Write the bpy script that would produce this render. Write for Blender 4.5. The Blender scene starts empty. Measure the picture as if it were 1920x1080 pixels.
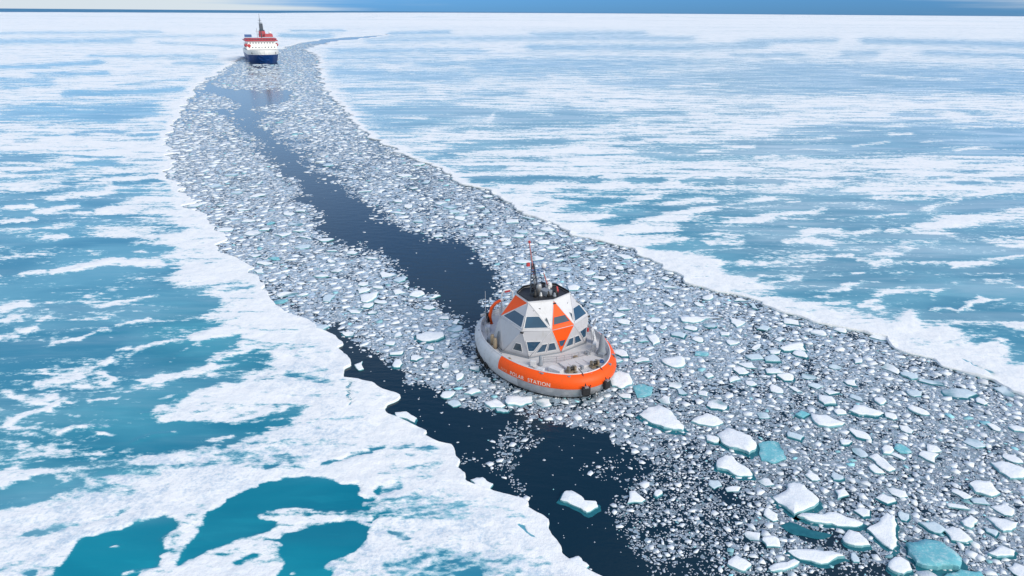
import bpy, math, random
import numpy as np
from mathutils import Vector, Matrix, noise as mnoise

# ------------------------------------------------------------------ camera
scene = bpy.context.scene
FPX, CAM_H = 1280.0, 47.0                      # focal length in photo pixels (1920 wide), drone height in metres
PITCH = math.atan((540 - 22.5) / FPX)
ROLL = math.atan2(29.5 - 15, 1920)
FWD = np.array([0, math.cos(PITCH), -math.sin(PITCH)])
_r0 = np.array([1.0, 0, 0]); _u0 = np.cross(_r0, FWD)
RGT = math.cos(ROLL) * _r0 + math.sin(ROLL) * _u0
UPV = -math.sin(ROLL) * _r0 + math.cos(ROLL) * _u0
cam_data = bpy.data.cameras.new('camera')
cam_data.sensor_fit = 'HORIZONTAL'; cam_data.sensor_width = 36.0
cam_data.lens = 36.0 * FPX / 1920.0
cam_data.clip_start = 0.5; cam_data.clip_end = 300000
cam = bpy.data.objects.new('camera', cam_data); scene.collection.objects.link(cam)
mw = Matrix.Identity(4)
for i in range(3):
    mw[i][0] = RGT[i]; mw[i][1] = UPV[i]; mw[i][2] = -FWD[i]
mw[2][3] = CAM_H
cam.matrix_world = mw
scene.camera = cam

# ------------------------------------------------------------------ sky, sun, exposure
SUN_EL, SUN_AZ = math.radians(33), math.radians(128)     # azimuth clockwise from +Y (the view direction)
world = bpy.data.worlds.new('World'); scene.world = world; world.use_nodes = True
wt = world.node_tree; wt.nodes.clear()
def wn(t, **k):
    n = wt.nodes.new(t)
    for a, b in k.items(): setattr(n, a, b)
    return n
sky = wn('ShaderNodeTexSky', sky_type='NISHITA', sun_disc=False)
sky.sun_elevation = SUN_EL; sky.sun_rotation = SUN_AZ; sky.altitude = 50; sky.air_density = 1.0; sky.dust_density = 0.3; sky.ozone_density = 2.5
tc = wn('ShaderNodeTexCoord')
sep = wn('ShaderNodeSeparateXYZ'); wt.links.new(tc.outputs['Generated'], sep.inputs[0])
def wmath(op, a, b=None, c=None, clamp=False):
    n = wn('ShaderNodeMath', operation=op); n.use_clamp = clamp
    for i, v in enumerate((a, b, c)):
        if v is None: continue
        if isinstance(v, (int, float)): n.inputs[i].default_value = v
        else: wt.links.new(v, n.inputs[i])
    return n.outputs[0]
# long flat cloud streets: stretched in azimuth, thin in elevation
vm = wn('ShaderNodeCombineXYZ')
wt.links.new(sep.outputs[0], vm.inputs[0]); wt.links.new(sep.outputs[1], vm.inputs[1])
zz = wmath('MULTIPLY', sep.outputs[2], 5.0); wt.links.new(zz, vm.inputs[2])
nz = wn('ShaderNodeTexNoise'); nz.inputs['Scale'].default_value = 2.3; nz.inputs['Detail'].default_value = 6; nz.inputs['Roughness'].default_value = 0.55
wt.links.new(vm.outputs[0], nz.inputs['Vector'])
vm2 = wn('ShaderNodeCombineXYZ')
wt.links.new(sep.outputs[0], vm2.inputs[0]); wt.links.new(sep.outputs[1], vm2.inputs[1])
zz2 = wmath('MULTIPLY', sep.outputs[2], 60.0); wt.links.new(zz2, vm2.inputs[2])
nz2 = wn('ShaderNodeTexNoise'); nz2.inputs['Scale'].default_value = 3.0; nz2.inputs['Detail'].default_value = 5
wt.links.new(vm2.outputs[0], nz2.inputs['Vector'])
# a cloud bank lies to the left of the view, a clear blue gap ahead and to the right
low = wn('ShaderNodeMapRange', interpolation_type='SMOOTHSTEP')
wt.links.new(sep.outputs[2], low.inputs['Value'])
low.inputs['From Min'].default_value = 0.02; low.inputs['From Max'].default_value = 0.14; low.inputs['To Min'].default_value = 1.0; low.inputs['To Max'].default_value = 0.0
low2 = wn('ShaderNodeMapRange', interpolation_type='SMOOTHSTEP')
wt.links.new(sep.outputs[2], low2.inputs['Value'])
low2.inputs['From Min'].default_value = 0.012; low2.inputs['From Max'].default_value = 0.06; low2.inputs['To Min'].default_value = 1.0; low2.inputs['To Max'].default_value = 0.0
side = wmath('MAXIMUM', wmath('MULTIPLY_ADD', sep.outputs[0], -2.4, -0.42), wmath('MULTIPLY_ADD', sep.outputs[0], 3.0, -1.75))
bank = wmath('MULTIPLY', side, low2.outputs[0])
veil = wn('ShaderNodeMapRange', interpolation_type='SMOOTHSTEP'); wt.links.new(sep.outputs[2], veil.inputs['Value'])      # thin high veil
veil.inputs['From Min'].default_value = 0.05; veil.inputs['From Max'].default_value = 0.16; veil.inputs['To Min'].default_value = 0.0; veil.inputs['To Max'].default_value = 0.10
veil2 = wn('ShaderNodeMapRange', interpolation_type='SMOOTHSTEP'); wt.links.new(sep.outputs[2], veil2.inputs['Value'])
veil2.inputs['From Min'].default_value = 0.32; veil2.inputs['From Max'].default_value = 0.62; veil2.inputs['To Min'].default_value = 1.0; veil2.inputs['To Max'].default_value = -0.6
bank = wmath('ADD', bank, wmath('MULTIPLY', veil.outputs[0], veil2.outputs[0]))
behind = wn('ShaderNodeMapRange', interpolation_type='SMOOTHSTEP'); wt.links.new(sep.outputs[1], behind.inputs['Value'])      # the overcast half of the sky
behind.inputs['From Min'].default_value = 0.35; behind.inputs['From Max'].default_value = -0.5; behind.inputs['To Min'].default_value = 0.0; behind.inputs['To Max'].default_value = 0.75
bank = wmath('ADD', bank, behind.outputs[0])
bank = wmath('ADD', bank, wmath('MULTIPLY_ADD', nz.outputs['Fac'], 1.4, -0.7))
bank = wmath('ADD', bank, wmath('MULTIPLY', wmath('MULTIPLY_ADD', nz2.outputs['Fac'], 1.2, -0.6), low2.outputs[0]))
cf = wn('ShaderNodeMapRange', interpolation_type='SMOOTHSTEP')
cf.inputs['From Min'].default_value = -0.25; cf.inputs['From Max'].default_value = 0.55
wt.links.new(bank, cf.inputs['Value'])
tint = wn('ShaderNodeMix', data_type='RGBA', blend_type='MULTIPLY'); tint.inputs['Factor'].default_value = 1.0
wt.links.new(sky.outputs[0], tint.inputs['A']); 
tlow = wn('ShaderNodeMix', data_type='RGBA'); wt.links.new(low.outputs[0], tlow.inputs['Factor'])
tlow.inputs['A'].default_value = (0.60, 0.90, 1.24, 1); tlow.inputs['B'].default_value = (0.13, 0.37, 0.95, 1)
wt.links.new(tlow.outputs['Result'], tint.inputs['B'])
cmix = wn('ShaderNodeMix', data_type='RGBA'); wt.links.new(cf.outputs[0], cmix.inputs['Factor'])
wt.links.new(tint.outputs['Result'], cmix.inputs['A']); cmix.inputs['B'].default_value = (4.5, 5.05, 5.45, 1)
bg = wn('ShaderNodeBackground'); bg.inputs['Strength'].default_value = 0.125
wt.links.new(cmix.outputs['Result'], bg.inputs['Color'])
wo = wn('ShaderNodeOutputWorld'); wt.links.new(bg.outputs[0], wo.inputs[0])

sun_data = bpy.data.lights.new('sun', 'SUN'); sun_data.energy = 2.6; sun_data.angle = math.radians(30); sun_data.color = (1.0, 0.92, 0.80)
sun = bpy.data.objects.new('sun', sun_data); scene.collection.objects.link(sun)
sdir = Vector((math.sin(SUN_AZ) * math.cos(SUN_EL), math.cos(SUN_AZ) * math.cos(SUN_EL), math.sin(SUN_EL)))
sun.rotation_euler = sdir.to_track_quat('Z', 'Y').to_euler()
vs = scene.view_settings
vs.view_transform = 'Standard'; vs.look = 'None'; vs.gamma = 1.0; vs.use_curve_mapping = False
vs.exposure = 0.28

# ------------------------------------------------------------------ helpers
COL = scene.collection
rng = np.random.default_rng(11)
random.seed(11)
def proj(X, Y, Z=0.0):
    dx, dy, dz = X, Y, Z - CAM_H
    d = dx * FWD[0] + dy * FWD[1] + dz * FWD[2]
    d = np.maximum(d, 0.5)
    return (960 + FPX * (dx * RGT[0] + dy * RGT[1] + dz * RGT[2]) / d,
            540 - FPX * (dx * UPV[0] + dy * UPV[1] + dz * UPV[2]) / d)
def ground(px, py, z=0.0):
    px = np.asarray(px, float); py = np.asarray(py, float)
    v = [FWD[i] + RGT[i] * (px - 960) / FPX + UPV[i] * (540 - py) / FPX for i in range(3)]
    t = (z - CAM_H) / v[2]
    return v[0] * t, v[1] * t
_perm = rng.permutation(1 << 16)
def _h(ix, iy, s):
    return _perm[(_perm[(ix + 7919 * s) & 65535] + iy) & 65535] / 65535.0
def vnoise(x, y, s=0):
    x = np.asarray(x, float); y = np.asarray(y, float)
    ix = np.floor(x).astype(np.int64); iy = np.floor(y).astype(np.int64)
    fx = x - ix; fy = y - iy
    fx = fx * fx * (3 - 2 * fx); fy = fy * fy * (3 - 2 * fy)
    a = _h(ix, iy, s); b = _h(ix + 1, iy, s); c = _h(ix, iy + 1, s); d = _h(ix + 1, iy + 1, s)
    return (a * (1 - fx) + b * fx) * (1 - fy) + (c * (1 - fx) + d * fx) * fy
def fbm(x, y, o=4, s=0, g=0.5):
    r = 0; a = 1; t = 0
    for i in range(o):
        r = r + a * vnoise(x, y, s + i); t += a; a *= g; x = x * 2.03 + 11.3; y = y * 2.03 + 5.7
    return r / t
def sstep(a, b, x):
    t = np.clip((x - a) / (b - a), 0, 1); return t * t * (3 - 2 * t)

def tag(o, label=None, cat=None, group=None, kind=None):
    if label: o['label'] = label
    if cat: o['category'] = cat
    if group: o['group'] = group
    if kind: o['kind'] = kind
    return o
def np_mesh(name, V, faces_loops, faces_sizes, smooth=False, mat_idx=None):
    me = bpy.data.meshes.new(name)
    V = np.asarray(V, np.float32)
    me.vertices.add(len(V)); me.vertices.foreach_set('co', V.ravel())
    L = np.asarray(faces_loops, np.int32); S = np.asarray(faces_sizes, np.int32)
    me.loops.add(len(L)); me.loops.foreach_set('vertex_index', L)
    me.polygons.add(len(S))
    st = np.concatenate([[0], np.cumsum(S)[:-1]]).astype(np.int32)
    me.polygons.foreach_set('loop_start', st)
    if mat_idx is not None: me.polygons.foreach_set('material_index', np.asarray(mat_idx, np.int32))
    if smooth: me.polygons.foreach_set('use_smooth', np.ones(len(S), bool))
    me.update(calc_edges=True); me.validate()
    return me
def link(name, me, mats=(), parent=None, loc=None):
    o = bpy.data.objects.new(name, me); COL.objects.link(o)
    for m in mats: me.materials.append(m)
    if parent: o.parent = parent
    if loc is not None: o.location = loc
    return o
def empty(name, loc, rz=0.0):
    o = bpy.data.objects.new(name, None); COL.objects.link(o); o.location = loc; o.rotation_euler = (0, 0, rz); o.empty_display_size = 1
    return o
class MB:
    def __init__(s): s.v = []; s.f = []
    def add(s, V, F):
        n = len(s.v); s.v += [tuple(map(float, p)) for p in V]; s.f += [tuple(i + n for i in f) for f in F]; return s
    def box(s, c, size, rz=0.0, taper=1.0):
        cx, cy, cz = c; sx, sy, sz = [k / 2 for k in size]; V = []
        for z, t in ((-sz, 1), (sz, taper)):
            for x, y in ((-sx, -sy), (sx, -sy), (sx, sy), (-sx, sy)):
                x, y = x * t, y * t
                V.append((cx + x * math.cos(rz) - y * math.sin(rz), cy + x * math.sin(rz) + y * math.cos(rz), cz + z))
        return s.add(V, [(3, 2, 1, 0), (4, 5, 6, 7), (0, 1, 5, 4), (1, 2, 6, 5), (2, 3, 7, 6), (3, 0, 4, 7)])
    def tube(s, pts, r, n=6, closed=False, r2=None):
        P = [Vector(p) for p in pts]; m = len(P); V = []; F = []
        for i, p in enumerate(P):
            a = P[(i - 1) % m] if (i > 0 or closed) else p; b = P[(i + 1) % m] if (i < m - 1 or closed) else p
            d = (b - a).normalized(); q = d.to_track_quat('Z', 'Y')
            rr = r if r2 is None else r + (r2 - r) * i / max(1, m - 1)
            for k in range(n):
                t = 2 * math.pi * k / n; V.append(p + q @ Vector((rr * math.cos(t), rr * math.sin(t), 0)))
        for i in range(m if closed else m - 1):
            j = (i + 1) % m
            for k in range(n): F.append((i * n + k, i * n + (k + 1) % n, j * n + (k + 1) % n, j * n + k))
        if not closed: F.append(tuple(range(n - 1, -1, -1))); F.append(tuple((m - 1) * n + k for k in range(n)))
        return s.add(V, F)
    def lathe(s, c, prof, n=12, axis='z', a0=0, a1=2 * math.pi):
        V = []; F = []; c = Vector(c); m = len(prof)
        full = abs(a1 - a0 - 2 * math.pi) < 1e-6; nn = n if full else n + 1
        for r, h in prof:
            for k in range(nn):
                t = a0 + (a1 - a0) * k / n; p = (r * math.cos(t), r * math.sin(t), h)
                if axis == 'x': p = (p[2], p[0], p[1])
                if axis == 'y': p = (p[0], p[2], p[1])
                V.append(c + Vector(p))
        for i in range(m - 1):
            for k in range(n if full else n):
                k2 = (k + 1) % nn
                F.append((i * nn + k, i * nn + k2, (i + 1) * nn + k2, (i + 1) * nn + k))
        if full:
            F.append(tuple(range(n - 1, -1, -1))); F.append(tuple((m - 1) * nn + k for k in range(n)))
        return s.add(V, F)
    def plate(s, P, th, nrm=None):
        P = [Vector(p) for p in P]; n = len(P)
        if nrm is None: nrm = (P[1] - P[0]).cross(P[2] - P[0]).normalized()
        V = [p for p in P] + [p + nrm * th for p in P]
        F = [tuple(range(n - 1, -1, -1)), tuple(range(n, 2 * n))] + [(i, (i + 1) % n, n + (i + 1) % n, n + i) for i in range(n)]
        return s.add(V, F)
    def build(s, name, mat, parent=None, smooth=False, bevel=0.0):
        me = bpy.data.meshes.new(name); me.from_pydata(s.v, [], s.f); me.update()
        if smooth: me.polygons.foreach_set('use_smooth', np.ones(len(me.polygons), bool))
        o = link(name, me, [mat], parent)
        if bevel:
            b = o.modifiers.new('bevel', 'BEVEL'); b.width = bevel; b.segments = 2; b.limit_method = 'ANGLE'
        return o

# ------------------------------------------------------------------ materials
def new_mat(name):
    m = bpy.data.materials.new(name); m.use_nodes = True
    nt = m.node_tree; b = nt.nodes['Principled BSDF']
    return m, nt, b
class NT:
    def __init__(s, nt): s.nt = nt
    def n(s, t, **k):
        x = s.nt.nodes.new(t)
        for a, b in k.items(): setattr(x, a, b)
        return x
    def set(s, sock, v):
        if isinstance(v, (int, float)): sock.default_value = v
        elif isinstance(v, tuple): sock.default_value = v if len(v) != 3 or sock.type == 'VECTOR' else (*v, 1)
        else: s.nt.links.new(v, sock)
    def math(s, op, a, b=None, c=None, clamp=False):
        x = s.n('ShaderNodeMath', operation=op); x.use_clamp = clamp
        for i, v in enumerate((a, b, c)):
            if v is not None: s.set(x.inputs[i], v)
        return x.outputs[0]
    def mix(s, f, a, b, blend='MIX'):
        x = s.n('ShaderNodeMix', data_type='RGBA', blend_type=blend)
        s.set(x.inputs['Factor'], f); s.set(x.inputs['A'], a); s.set(x.inputs['B'], b); return x.outputs['Result']
    def noise(s, vec, scale, detail=4, rough=0.55, dist=0.0):
        x = s.n('ShaderNodeTexNoise'); s.set(x.inputs['Vector'], vec); x.inputs['Scale'].default_value = scale
        x.inputs['Detail'].default_value = detail; x.inputs['Roughness'].default_value = rough; x.inputs['Distortion'].default_value = dist
        return x.outputs['Fac']
    def ramp(s, v, a, b, lo=0.0, hi=1.0):
        x = s.n('ShaderNodeMapRange', interpolation_type='SMOOTHSTEP'); s.set(x.inputs['Value'], v)
        x.inputs['From Min'].default_value = a; x.inputs['From Max'].default_value = b; x.inputs['To Min'].default_value = lo; x.inputs['To Max'].default_value = hi
        return x.outputs[0]
    def pos(s): return s.n('ShaderNodeNewGeometry').outputs['Position']
    def attr(s, name): return s.n('ShaderNodeAttribute', attribute_name=name)
    def mapping(s, vec, rot=(0, 0, 0), scale=(1, 1, 1)):
        x = s.n('ShaderNodeMapping'); s.set(x.inputs['Vector'], vec); x.inputs['Rotation'].default_value = rot; x.inputs['Scale'].default_value = scale
        return x.outputs[0]
    def bump(s, h, strength, dist):
        x = s.n('ShaderNodeBump'); s.set(x.inputs['Height'], h); s.set(x.inputs['Strength'], strength); x.inputs['Distance'].default_value = dist
        return x.outputs[0]

def paint(name, col, rough=0.45, metal=0.0, wear=0.12, scale=1.2, dirt=(0.35, 0.33, 0.30), spec=0.5):
    m, nt, b = new_mat(name); t = NT(nt)
    oc = t.n('ShaderNodeTexCoord').outputs['Object']
    n1 = t.noise(oc, scale, 5, 0.6); n2 = t.noise(t.mapping(oc, scale=(1, 1, 0.25)), scale * 4, 4, 0.6)
    f = t.math('MULTIPLY', t.ramp(t.math('ADD', t.math('MULTIPLY', n1, 0.5), t.math('MULTIPLY', n2, 0.5)), 0.45, 0.72), wear)
    t.set(b.inputs['Base Color'], t.mix(f, col, dirt))
    t.set(b.inputs['Roughness'], t.math('MULTIPLY_ADD', n2, 0.25, rough - 0.12))
    b.inputs['Metallic'].default_value = metal; b.inputs['Specular IOR Level'].default_value = spec
    return m
M = {}
M['hull'] = paint('aluminium_hull_paint', (0.58, 0.59, 0.62), 0.5, 0.1, 0.5, 0.7)
M['white'] = paint('white_paint', (0.63, 0.635, 0.67), 0.45, 0, 0.3)
M['panel'] = paint('pale_grey_panel', (0.50, 0.505, 0.55), 0.45, 0, 0.35, 0.9)
M['deck'] = paint('pale_deck_paint', (0.56, 0.55, 0.58), 0.6, 0, 0.3, 0.9)
M['orange'] = paint('orange_paint', (0.88, 0.095, 0.006), 0.5, 0, 0.40, 0.8, (0.5, 0.09, 0.02), 0.3)
M['grey'] = paint('grey_paint', (0.22, 0.25, 0.30), 0.6, 0, 0.2, 2)
M['dark'] = paint('black_rubber', (0.012, 0.013, 0.016), 0.6, 0, 0.2, 2, (0.05, 0.05, 0.05))
M['roofdark'] = paint('dark_roof_deck', (0.022, 0.025, 0.032), 0.6, 0, 0.3, 2, (0.08, 0.08, 0.09))
M['red'] = paint('red_paint', (0.45, 0.03, 0.035), 0.5, 0, 0.15, 2)
M['pink'] = paint('red_white_mast_paint', (0.42, 0.16, 0.16), 0.5, 0, 0.1, 2)
M['blue'] = paint('blue_bar_paint', (0.05, 0.13, 0.33), 0.5, 0, 0.1, 2)
M['tan'] = paint('tan_winch_paint', (0.30, 0.24, 0.17), 0.6, 0, 0.4, 3, (0.06, 0.05, 0.04))
M['metal'] = paint('galvanised_metal', (0.40, 0.41, 0.43), 0.4, 0.6, 0.2, 3)
M['letter'] = paint('white_lettering', (0.80, 0.66, 0.60), 0.5, 0, 0.03)
M['letterdim'] = paint('faded_lettering', (0.88, 0.30, 0.16), 0.5, 0, 0.03)
M['steelbottom'] = paint('bare_hull_metal', (0.42, 0.43, 0.46), 0.4, 0.35, 0.3, 0.8)
def glass(name, col):
    m, nt, b = new_mat(name); t = NT(nt)
    oc = t.n('ShaderNodeTexCoord').outputs['Object']
    t.set(b.inputs['Base Color'], t.mix(t.noise(oc, 0.5, 3), col, tuple(c * 2.2 for c in col)))
    b.inputs['Roughness'].default_value = 0.06; b.inputs['IOR'].default_value = 1.5; b.inputs['Specular IOR Level'].default_value = 0.7
    return m
M['glass'] = glass('blue_window_glass', (0.014, 0.045, 0.085))
M['glassgrey'] = glass('grey_window_glass', (0.035, 0.055, 0.075))
M['shipblue'] = paint('ship_blue_hull', (0.006, 0.05, 0.22), 0.4, 0, 0.1, 0.05)
M['shipwhite'] = paint('ship_white_paint', (0.78, 0.79, 0.80), 0.5, 0, 0.1, 0.1, (0.5, 0.5, 0.46))
M['shipred'] = paint('ship_red_paint', (0.42, 0.05, 0.075), 0.5, 0, 0.1, 0.1)
M['shipdark'] = paint('ship_dark_paint', (0.05, 0.07, 0.10), 0.5, 0, 0.1, 0.1)

# snow and melt water on the ice sheet
STREAK_ROT = math.radians(-20)
def mat_ice():
    m, nt, b = new_mat('snow_and_melt_ponds'); t = NT(nt)
    p = t.pos()
    S = t.attr('snow').outputs['Fac']; teal = t.attr('teal').outputs['Fac']; wet = t.attr('wet').outputs['Fac']
    q = t.mapping(p, rot=(0, 0, STREAK_ROT), scale=(0.22, 1.0, 1.0))
    nA = t.noise(q, 0.035, 3, 0.5, 0.4)
    nB = t.noise(q, 0.22, 4, 0.62, 0.6)
    nC = t.noise(t.mapping(p, rot=(0, 0, STREAK_ROT), scale=(0.55, 1, 1)), 1.3, 4, 0.65, 0.0)
    nsum = t.math('ADD', t.math('MULTIPLY_ADD', nA, 0.55, -0.275), t.math('ADD', t.math('MULTIPLY_ADD', nB, 2.0, -1.0), t.math('MULTIPLY_ADD', nC, 1.25, -0.625)))
    fuzzy = t.math('MULTIPLY', nsum, t.attr('fuzz').outputs['Fac'])
    v = t.math('ADD', S, fuzzy)
    mask = t.ramp(v, 0.39, 0.66)
    # pond colour: depth, frozen-over skins, and far sky reflection painted in
    nD = t.noise(t.mapping(p, rot=(0, 0, STREAK_ROT), scale=(0.5, 1, 1)), 0.06, 4, 0.5, 0.5)
    deep = t.mix(teal, (0.030, 0.222, 0.345), (0.002, 0.175, 0.270))
    pale = t.mix(teal, (0.15, 0.41, 0.53), (0.015, 0.32, 0.42))
    skin = t.math('ADD', t.math('MULTIPLY', t.ramp(nD, 0.38, 0.66), 0.65), t.math('MULTIPLY', t.ramp(t.noise(q, 0.5, 4, 0.6), 0.5, 0.75), 0.25))
    pond = t.mix(skin, deep, pale)
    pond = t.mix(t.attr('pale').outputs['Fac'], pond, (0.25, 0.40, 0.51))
    pond = t.mix(t.ramp(v, 0.30, 0.48, 0.0, 0.55), pond, (0.36, 0.63, 0.71))
    nE = t.noise(t.mapping(p, rot=(0, 0, STREAK_ROT * .6), scale=(0.16, 1, 1)), 0.11, 5, 0.66, 0.3)
    dust = t.math('MULTIPLY', t.ramp(nE, 0.42, 0.68), t.math('MULTIPLY_ADD', t.attr('pale').outputs['Fac'], 0.75, t.math('MULTIPLY_ADD', teal, -0.14, 0.15)))
    pond = t.mix(dust, pond, (0.66, 0.76, 0.84))
    # snow colour: drained white crust and wetter blue-grey spots
    nW = t.math('ADD', t.math('MULTIPLY', t.noise(p, 0.5, 5, 0.7), 0.55), t.math('MULTIPLY', t.noise(p, 2.6, 4, 0.65), 0.45))
    w1 = t.math('MULTIPLY', t.ramp(nW, 0.43, 0.64), t.math('MULTIPLY_ADD', wet, 0.95, 0.14))
    snow = t.mix(w1, (0.86, 0.87, 0.895), (0.50, 0.61, 0.73))
    snow = t.mix(t.math('MULTIPLY', t.ramp(t.noise(p, 0.9, 4, 0.7), 0.66, 0.74), t.math('MULTIPLY', wet, 0.55)), snow, (0.20, 0.27, 0.36))
    sx = t.n('ShaderNodeSeparateXYZ'); t.set(sx.inputs[0], p)
    col = t.mix(mask, pond, snow)
    col = t.mix(t.ramp(sx.outputs[2], 0.02, 0.11, 0.9, 0.0), col, (0.26, 0.52, 0.58))
    t.set(b.inputs['Base Color'], col)
    t.set(b.inputs['Roughness'], t.math('MULTIPLY_ADD', mask, 0.50, 0.20))
    t.set(b.inputs['Specular IOR Level'], t.math('MULTIPLY_ADD', mask, -0.06, 0.17))
    t.set(b.inputs['Normal'], t.bump(t.noise(p, 0.9, 6, 0.68), t.math('MULTIPLY_ADD', mask, 0.55, 0.03), 0.30))
    return m
M['ice'] = mat_ice()
def mat_brash():
    m, nt, b = new_mat('brash_ice'); t = NT(nt)
    a = t.attr('tone'); p = t.pos()
    n1 = t.noise(p, 2.2, 4, 0.65)
    c = t.mix(t.ramp(n1, 0.4, 0.75, 0, 0.30), a.outputs['Color'], (0.50, 0.61, 0.72))
    t.set(b.inputs['Base Color'], c)
    b.inputs['Roughness'].default_value = 0.55; b.inputs['Specular IOR Level'].default_value = 0.3
    t.set(b.inputs['Normal'], t.bump(t.noise(p, 5.0, 4, 0.6), 0.4, 0.08))
    return m
M['brash'] = mat_brash()
def mat_floe(name, top, low, teal=0.0):
    m, nt, b = new_mat(name); t = NT(nt); p = t.pos()
    sx = t.n('ShaderNodeSeparateXYZ'); t.set(sx.inputs[0], p)
    n1 = t.noise(p, 1.1, 5, 0.65); n2 = t.noise(p, 4.0, 4, 0.6)
    c = t.mix(t.ramp(t.math('ADD', t.math('MULTIPLY', n1, 0.6), t.math('MULTIPLY', n2, 0.4)), 0.46, 0.7, 0, 0.55), top, low)
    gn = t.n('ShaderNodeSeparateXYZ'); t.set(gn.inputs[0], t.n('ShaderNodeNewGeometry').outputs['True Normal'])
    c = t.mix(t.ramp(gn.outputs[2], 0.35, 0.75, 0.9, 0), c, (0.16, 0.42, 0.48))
    c = t.mix(t.ramp(sx.outputs[2], 0.02, 0.14, 1, 0), c, (0.03, 0.20, 0.26))
    t.set(b.inputs['Base Color'], c); b.inputs['Roughness'].default_value = 0.6 if teal == 0 else 0.3
    b.inputs['Specular IOR Level'].default_value = 0.3
    t.set(b.inputs['Normal'], t.bump(t.math('ADD', n1, t.math('MULTIPLY', n2, 0.4)), 0.5, 0.15))
    return m
M['floe'] = mat_floe('floe_snow', (0.85, 0.87, 0.91), (0.60, 0.70, 0.80))
M['floewet'] = mat_floe('floe_wet_ice', (0.60, 0.70, 0.78), (0.42, 0.58, 0.67), 0.5)
M['floeteal'] = mat_floe('floe_blue_ice', (0.16, 0.48, 0.56), (0.85, 0.92, 0.93), 1)
def mat_foot():
    m, nt, b = new_mat('wet_ice_foot'); t = NT(nt); p = t.pos()
    t.set(b.inputs['Base Color'], t.mix(t.noise(p, 1.5, 4), (0.006, 0.07, 0.11), (0.03, 0.20, 0.25)))
    b.inputs['Roughness'].default_value = 0.12; b.inputs['IOR'].default_value = 1.33
    return m
M['foot'] = mat_foot()
def mat_water():
    m, nt, b = new_mat('sea_water'); t = NT(nt); p = t.pos()
    t.set(b.inputs['Base Color'], t.mix(t.noise(p, 0.02, 3), (0.003, 0.018, 0.034), (0.006, 0.028, 0.050)))
    b.inputs['IOR'].default_value = 1.333; b.inputs['Roughness'].default_value = 0.10
    q = t.mapping(p, rot=(0, 0, 0.4), scale=(0.45, 1, 1))
    h = t.math('ADD', t.math('MULTIPLY', t.noise(q, 0.8, 4, 0.55), 0.7), t.math('MULTIPLY', t.noise(q, 4.0, 3, 0.5), 0.12))
    t.set(b.inputs['Normal'], t.bump(h, 0.55, 0.12))
    return m
M['water'] = mat_water()
def mat_opensea():      # wind-ruffled water kilometres away
    m, nt, b = new_mat('ruffled_open_sea'); t = NT(nt); p = t.pos()
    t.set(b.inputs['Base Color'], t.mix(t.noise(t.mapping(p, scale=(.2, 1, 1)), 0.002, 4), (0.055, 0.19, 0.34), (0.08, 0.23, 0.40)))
    b.inputs['Roughness'].default_value = 0.9; b.inputs['Specular IOR Level'].default_value = 0.05
    return m
M['opensea'] = mat_opensea()

# ------------------------------------------------------------------ the sea
R = 130000.0
mb = MB().add([(-R, -2000, 0), (R, -2000, 0), (R, 6000, 0), (-R, 6000, 0)], [(0, 1, 2, 3)])
tag(mb.build('sea_water', M['water']), kind='structure')
mb = MB().add([(-R, 6000, 0), (R, 6000, 0), (R, R, 0), (-R, R, 0)], [(0, 1, 2, 3)])
tag(mb.build('open_sea', M['opensea']), kind='structure')

# ------------------------------------------------------------------ layout of the channel (photo pixels -> ground)
LEFT_EDGE = [(728,64.6),(700,66.6),(620,71.5),(560,80),(528,90),(500,98),(455,108),(442,113),(415,132),(395,142),(375,155),(365,168),(355,180),(345,193),(340,203),(335,215),(330,225),(322,235),(318,245),(313,255),(310,265),(310,275),(315,290),(318,305),(313,318),(305,326),(312,335),(330,343),(345,352),(347,362),(358,370),(360,378),(345,388),(358,395),(380,402),(390,415),(394,427),(388,431),(415,438),(412,455),(402,475),(425,480),(455,492),(473,502),(462,514),(480,528),(490,543),(510,550),(508,563),(525,580),(545,592),(580,603),(598,610),(605,620),(620,632),(642,645),(645,660),(650,690),(652,708),(680,710.5),(708,718),(715,728),(735,740),(738,752),(735,765),(737,775),(770,790),(795,802),(796,815),(810,828),(832,833),(850,855),(862,875),(875,890),(882,905),(920,922),(965,935),(975,945),(1000,963),(1025,975),(1030,992),(1045,1012),(1055,1038),(1085,1060),(1120,1075),(1150,1092),(1230,1140),(1330,1220),(1480,1400),(1700,1800)]
RIGHT_EDGE = [(728,64.7),(700,69.6),(620,78.5),(575,90),(573,95),(588,100),(595,106),(597,115),(600,140),(603,152),(606,165),(612,170),(625,178),(628,188),(637,198),(645,202),(650,209),(660,217),(668,228),(680,240),(690,255),(720,270),(745,285),(775,297),(820,310),(845,330),(860,345),(910,355),(927,370),(970,385),(980,400),(1020,415),(1080,440),(1120,450),(1180,465),(1200,480),(1235,493),(1250,505),(1265,510),(1285,520),(1300,533),(1345,545),(1380,550),(1400,555),(1430,570),(1475,583),(1500,591),(1545,608),(1580,615),(1625,625),(1650,628),(1665,640),(1680,652),(1700,660),(1735,671),(1775,689),(1800,697),(1835,703),(1860,709),(1880,720),(1900,732),(1920,739),(1980,765),(2100,830),(2300,950),(2600,1150),(3000,1800)]
def edge_world(pts):
    p = np.array(pts, float)
    X, Y = ground(p[:, 0], p[:, 1], 0.25)
    o = np.argsort(Y); return X[o], Y[o]
LEX, LEY = edge_world(LEFT_EDGE); REX, REY = edge_world(RIGHT_EDGE)
Y_CLOSE = min(LEY.max(), REY.max())
SEAM_DX = LEX[-1] / LEY[-1]
_kv = {s: np.random.default_rng(s).uniform(-.5, .5, 900) for s in (3, 7)}; _kw = {s: np.random.default_rng(s + 90).uniform(-.5, .5, 2500) for s in (3, 7)}
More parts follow.
